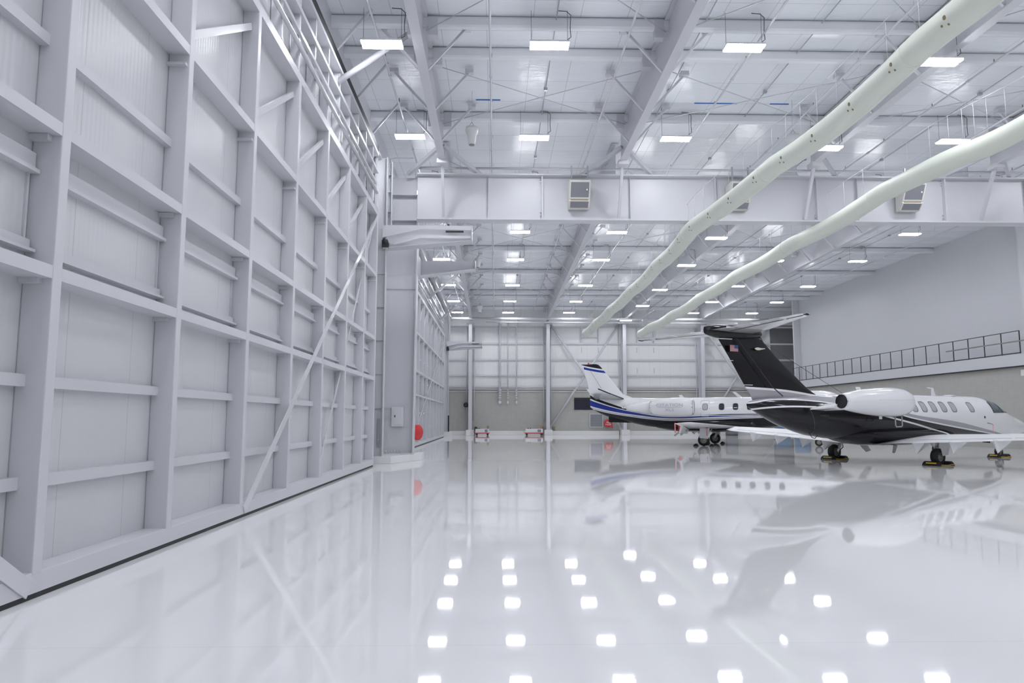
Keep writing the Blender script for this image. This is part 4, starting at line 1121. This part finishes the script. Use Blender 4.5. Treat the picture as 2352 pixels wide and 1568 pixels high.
# antennas, probes, ribbons
MB().poly_prism([(3.0, 0, 2.62), (3.28, 0, 2.62), (3.12, 0, 2.98), (2.75, 0, 3.0), (2.75, 0, 2.96), (3.03, 0, 2.94)], (0, -.015, 0), (0, .015, 0)).build('blade_antenna', 'jet_white', jet, local=True)
MB().poly_prism([(-1.55, 0, 2.6), (-1.25, 0, 2.6), (-1.45, 0, 2.93), (-1.68, 0, 2.93)], (0, -.015, 0), (0, .015, 0)).build('blade_antenna', 'jet_white', jet, local=True)
MB().lathe([(.02,0),(.24,0),(.24,.03),(.18,.05),(.02,.055)], (4.2, 0, 2.65), (0,0,1), 20).build('disc_antenna', 'jet_white', jet, local=True)
MB().tube((-6.48, 0, 4.40), (-2.3, 0, 2.60), .008, 6).build('wire_antenna', 'black', jet, local=True)
MB().poly_prism([(.0, 0, .66), (.22, 0, .66), (.02, 0, .36), (-.1, 0, .36)], (0, -.3, 0), (0, -.27, 0)).build('belly_antenna', 'jet_white', jet, local=True)
MB().poly_prism([(2.6, 0, .70), (2.75, 0, .70), (2.58, 0, .42), (2.52, 0, .44)], (0, -.2, 0), (0, -.18, 0)).build('belly_mast', 'jet_black', jet, local=True)
MB().path([(-4.9, -.45, 1.2), (-4.75, -.45, 1.02), (-4.6, -.45, .98), (-4.45, -.45, 1.1)], .014, 6).build('tow_loop', 'black', jet, local=True)
MB().path([HJ.side(5.3, 1.52, True, 0), HJ.side(5.3, 1.52, True, .10), HJ.side(5.5, 1.49, True, .11)], .012, 6).build('pitot_probe', 'black', jet, local=True)
ribbon_tag(jet, HJ.side(5.5, 1.49, True, .12), .42, .03)
ribbon_tag(jet, (-.6, -6.75, 1.0), .28, .08)
for nm, lc in (('black and yellow wheel chocks at the near main wheel of the black-finned jet', (-.32, -2.23)), ('black and yellow wheel chocks at the far main wheel of the black-finned jet', (-.32, 2.23)), ('black and yellow wheel chocks at the nose wheel of the black-finned jet', (7.5, 0))):
    c_, s__ = math.cos(AJ), math.sin(AJ)
    sc = .8 if 'nose' in nm else 1.
    ck = chock(nm, (PJ[0]+lc[0]*c_-lc[1]*s__, PJ[1]+lc[0]*s__+lc[1]*c_, 0), AJ, .22 if 'nose' in nm else .28)

# ---- the white jet with blue stripes behind it
PX_ = (14.2, 46.8); AX = R(-25)
xls = thing('business_jet', 'white jet with blue and black stripes and model lettering on its engine', 'airplane', (PX_[0], PX_[1], 0), AX, 'parked business jets')
HX = Hull([(-8.3,2.50,3.20,.05),(-8.05,2.30,3.28,.16),(-7.0,1.82,3.22,.34),(-5.5,1.44,3.14,.60),(-4.0,1.14,3.09,.78),(-2.5,1.02,3.08,.88),(-1,1.02,3.09,.91),(3.0,1.08,3.09,.91),(4.6,1.22,3.09,.91),(5.4,1.27,3.0,.89),(6.1,1.30,2.75,.82),(6.8,1.34,2.45,.70),(7.5,1.45,2.22,.50),(8.0,1.6,2.02,.26),(8.15,1.75,1.88,.05)])
BLU = (.02, .045, .30); GRY = (.50, .50, .54)
zb = [(-8.3,2.38),(-8.0,2.31),(-6.8,2.05),(-5.4,1.84),(-3.8,1.64),(-2.1,1.54),(-.4,1.60),(2.5,1.72),(8,1.9)]
bl_lo = [(-8.3,2.58),(-8.0,2.50),(-6.5,2.17),(-4.9,1.94),(-2.8,1.73),(0,1.80),(2.5,1.88),(8,2.0)]
bl_hi = [(-8.3,2.98),(-8.0,2.88),(-6.5,2.44),(-4.9,2.10),(-2.8,1.81),(0,1.88),(2.5,1.91),(4.0,2.0)]
bk_lo = [(-8.3,3.08),(-8.0,2.98),(-6.5,2.50),(-5.2,2.20),(-4.6,2.10),(-.6,1.935),(2.5,1.95),(8,2.05)]
bk_hi = [(-8.3,3.32),(-8.1,3.22),(-6.5,2.66),(-5.2,2.26),(-4.6,2.115),(-.6,1.94),(1.0,1.99),(2.5,2.0),(8,2.1)]
ft = [(-9.2,5.62),(-8.9,5.48),(-8.0,5.26),(-7.3,5.14),(-6,5.0)]
M['livery_blue_jet'] = livery('blue_striped_livery', WHT, [
    (bk_lo, bk_hi, BLK, (-11, 8)), (bl_lo, bl_hi, BLU, (-11, 4)), (shift(zb, .03), shift(zb, .11), GRY, (-11, 9)), (None, zb, BLK, (-11, 9)),
    (shift(ft, -.26), shift(ft, -.10), BLU, (-8.75, -5)), (ft, None, BLK, (-11, -5))])
LX_ = 'livery_blue_jet'
HX.mesh(frange(-8.3, -4, 30)+frange(-3.8, 4.6, 24)+frange(4.8, 8.15, 24), 56).build('fuselage', LX_, xls, local=True)
Hull([(-4.2,1.3,1.6,.1),(-3.4,1.02,1.7,.6),(-2,.84,1.8,.95),(1.2,.84,1.8,1.0),(2.6,.95,1.7,.8),(3.6,1.2,1.6,.1)]).mesh(frange(-4.2, 3.6, 26), 36).build('belly_fairing', LX_, xls, local=True)
for k, s in enumerate((-.30, .74, 1.60, 2.47, 3.35, 4.2)):
    o = HX.patch(oval(s, 2.46, .16, .20, 3), .006).build('cabin_window', 'glass_light' if k == 0 else 'glass_dark', xls, local=True)
    HX.ribbon(oval(s, 2.46, .16, .20, 3), .02, .008).build('window_frame', 'jet_lines', o, local=True)
HX.ribbon(oval(-.30, 2.36, .27, .50, 7), .02, .006).build('emergency_exit_outline', 'letter_grey', xls, local=True)
HX.patch(oval(6.3, 2.55, .45, .16, 3), .008).build('windshield', 'glass_screen', xls, local=True)
f_ = MB(); f_.rings([airfoil(-2.6, -8.0, 3.02, 0, .04, 12, 'v'), airfoil(-5.3, -8.25, 3.14, 0, .06, 12, 'v'), airfoil(-5.94, -8.36, 3.38, 0, .07, 12, 'v'), airfoil(-6.6, -8.50, 4.2, 0, .075, 12, 'v'), airfoil(-7.5, -8.86, 5.30, 0, .065, 12, 'v'), airfoil(-7.66, -8.93, 5.46, 0, .055, 12, 'v'), airfoil(-7.85, -8.95, 5.52, 0, .02, 12, 'v')])
xf = f_.build('fin', LX_, xls, local=True)
MB().bar((-8.22, -.09, 5.0), (-7.45, -.13, 3.8), .01, .02).build('rudder_hinge_line', 'jet_lines', xf, local=True)
MB().lathe([(.01,0),(.07,.01),(.06,.08),(.02,.1)], (-8.4, 0, 5.53), (0,0,1), 14).build('beacon', 'red', xls, local=True)
for sgn in (-1, 1):
    t = MB(); t.rings([airfoil(-5.80, -7.85, 3.02, sgn*.15, .085), airfoil(-6.45, -7.75, 3.42, sgn*2.0, .06), airfoil(-6.78, -7.62, 3.64, sgn*3.05, .04), airfoil(-6.95, -7.6, 3.66, sgn*3.15, .015)])
    to = t.build('tailplane', 'jet_white', xls, local=True)
    MB().path([(-5.84, sgn*.3, 3.06), (-6.46, sgn*2.0, 3.42), (-6.79, sgn*3.05, 3.64)], .04, 8).build('deice_boot', 'jet_black', to, local=True)
N2 = nacelle(xls, [(.40,-3.6),(.48,-3.45),(.57,-2.9),(.62,-2.2),(.63,-1.7),(.60,-1.25),(.53,-1.0),(.46,-.90)], 1.70, 2.44, 'jet_white', 'chrome', -3.6, .40)
for sgn in (-1, 1):
    p = MB(); p.rings([[Vector((-5.9, sgn*.55, 2.6)), Vector((-1.2, sgn*.85, 2.6)), Vector((-1.2, sgn*.85, 2.3)), Vector((-5.9, sgn*.55, 2.4))], [Vector((-4.3, sgn*1.3, 2.62)), Vector((-1.4, sgn*1.2, 2.6)), Vector((-1.4, sgn*1.2, 2.3)), Vector((-4.3, sgn*1.3, 2.2))]], True, False)
    p.build('engine_pylon', 'jet_white', xls, local=True)
    c_ = MB(); c_.lathe([(.18,-5.3),(.26,-4.8),(.36,-4.1),(.42,-3.62),(.40,-3.6),(.15,-5.28)], (0, sgn*1.5, 2.42), (1, -sgn*.0, 0), 28); c_.build('tail_pipe', 'jet_white', xls, local=True)
    e_ = MB(); e_.lathe([(.02,-.02),(.3,-.02),(.33,.02),(.34,.06),(.30,.06),(.28,.03),(.02,.02)], (-5.4, sgn*.66, 2.50), (0, sgn, 0), 24); 
    for v in e_.bm.verts: v.co.z = 2.50+(v.co.z-2.50)*.45
    e_.build('exhaust_outlet', 'chrome', xls, local=True)
    i_ = MB(); i_.lathe([(.02,0),(.2,0),(.2,.01),(.02,.012)], (-5.32, sgn*.69, 2.50), (0, sgn, 0), 24)
    for v in i_.bm.verts: v.co.z = 2.50+(v.co.z-2.50)*.42
    i_.build('outlet_opening', 'black', xls, local=True)
def wrap_text(body, size, s, z, squeeze=1.):
    o = text_mesh('lettering', body, size, (s, -1.70, z), (PI/2, 0, 0), 'letter_grey', N2[0], .002, squeeze)
    for v in o.data.vertices:
        zz = z+v.co.y-2.44; xx = s+v.co.x*squeeze
        r = .634 if xx > -2.3 else .634-.045*(min(0, xx+2.3))**2*1.4
        v.co.z = math.sqrt(max(.05, r*r-zz*zz))+(.004 if v.co.z > 0 else .001)
wrap_text('CITATION', .30, -2.30, 2.55, 1.25)
wrap_text('XLS', .26, -2.30, 2.25, 1.35)
MB().bar((-3.05, -2.315, 2.41), (-1.55, -2.335, 2.41), .006, .018).build('lettering_rule', 'letter_grey', N2[0], local=True)
stx = [(.7, 1.8, -1.75, 1.12, .17), (2.2, 1.25, -1.5, 1.2, .15), (5, .7, -1.2, 1.32, .10), (8.3, .15, -.85, 1.46, .055), (8.5, -.1, -.8, 1.47, .02)]
for sgn, o, at in wing(xls, stx, [(1.2, 5.2, .24), (5.4, 8.0, .24)], .12):
    f_ = MB(); f_.poly_prism([(-1.36, 0, 1.36), (-1.18, 0, 1.34), (-1.42, 0, .72), (-1.50, 0, .72)], (0, sgn*1.1, 0), (.30, sgn*5.2, .10)); f_.build('lowered_flap', 'jet_white', o, local=True)
    for yy in (2.4, 4.4): MB().bar((-1.2, sgn*yy, 1.0), (-1.62, sgn*yy, .66), .04, .10).build('flap_bracket', 'jet_silver', o, local=True)
MB().poly_prism([(-6.95, 0, 1.95), (-6.95, 0, 1.45), (-5.2, 0, 1.41), (-5.0, 0, 1.5)], (0, -.12, 0), (0, .12, 0)).build('ventral_strake', 'jet_black', xls, local=True)
for sgn in (-1, 1):
    y = sgn*2.33
    s_ = MB(); s_.tube((0, y, 1.2), (0, y, .8), .08, 12); s_.bar((0, y, .8), (-.18, y, .40), .10, .14); s_.tube((.3, y*.9, 1.1), (-.05, y, .55), .035, 8); s_.build('main_strut', 'alu', xls, local=True)
    wheel_part('main_wheel', xls, (-.18, y+sgn*.15, .36), .36, .24)
    d_ = MB(); d_.poly_prism([(-.38, 0, 1.1), (.22, 0, 1.1), (.12, 0, .45), (-.42, 0, .50)], (0, y+sgn*.30-.012, 0), (0, y+sgn*.30+.012, 0)); d_.build('gear_door', 'jet_white', xls, local=True)
    for s_x in (-1, 1): pass
s_ = MB(); s_.tube((6.4, 0, 1.4), (6.4, 0, .3), .05, 10); s_.build('nose_strut', 'alu', xls, local=True)
wheel_part('nose_wheel', xls, (6.4, 0, .24), .24, .16)
MB().poly_prism([(1.7, 0, 3.05), (2.0, 0, 3.05), (1.55, 0, 3.42), (1.35, 0, 3.42)], (0, -.015, 0), (0, .015, 0)).build('blade_antenna', 'jet_white', xls, local=True)
MB().poly_prism([(-1.7, -0, 3.03), (-1.45, 0, 3.03), (-1.6, 0, 3.22), (-1.82, 0, 3.22)], (0, -1.715, 0), (0, -1.685, 0)).build('nacelle_mast', 'jet_white', xls, local=True)
MB().poly_prism([(-6.0, 0, 3.2), (-5.6, 0, 3.12), (-5.55, 0, 3.3), (-5.8, 0, 3.36)], (0, .25, 0), (0, .28, 0)).build('tail_antenna', 'jet_silver', xls, local=True)
MB().box((-2.0, -1.08, .72), (-1.82, -1.0, 1.45)).build('flap_cover', 'red', xls, local=True)
ribbon_tag(xls, (-1.8, -3.2, 1.45), .62, .07)
ribbon_tag(xls, (-1.35, -3.4, 1.45), .6, .07)
ribbon_tag(xls, (.05, -2.68, 1.15), .5, .05)
ribbon_tag(xls, HX.side(2.35, 2.58, True, .05), .85, .10)
for nm, lc in (('dark wheel chocks at the near main wheel of the blue-striped jet', (-.18, -2.48)), ('dark wheel chocks at the far main wheel of the blue-striped jet', (-.18, 2.48))):
    c_, s__ = math.cos(AX), math.sin(AX)
    chock(nm, (PX_[0]+lc[0]*c_-lc[1]*s__, PX_[1]+lc[0]*s__+lc[1]*c_, 0), AX, .2, .12, False)
# ------------------------------------------------------------------ camera
F_PX = 1640.
cam = bpy.data.cameras.new('camera'); co = bpy.data.objects.new('camera', cam); COL.objects.link(co)
cam.sensor_fit = 'HORIZONTAL'; cam.sensor_width = 36.; cam.lens = F_PX/2352*36.
cam.clip_start = .05; cam.clip_end = 400
pitch = math.atan((961-784)/F_PX); yaw = math.atan((1176-1138)/F_PX*math.cos(pitch))
co.location = (0, 0, 1.7); co.rotation_euler = (PI/2+pitch, 0, -yaw)
scn.camera = co

# ------------------------------------------------------------------ world and view
wd = bpy.data.worlds.new('world'); scn.world = wd; wd.use_nodes = True
wd.node_tree.nodes['Background'].inputs[0].default_value = (.6, .65, .75, 1)
wd.node_tree.nodes['Background'].inputs[1].default_value = .0
vs = scn.view_settings
vs.view_transform = 'Standard'; vs.look = 'None'; vs.gamma = 1.; vs.use_curve_mapping = False
vs.exposure = 0.
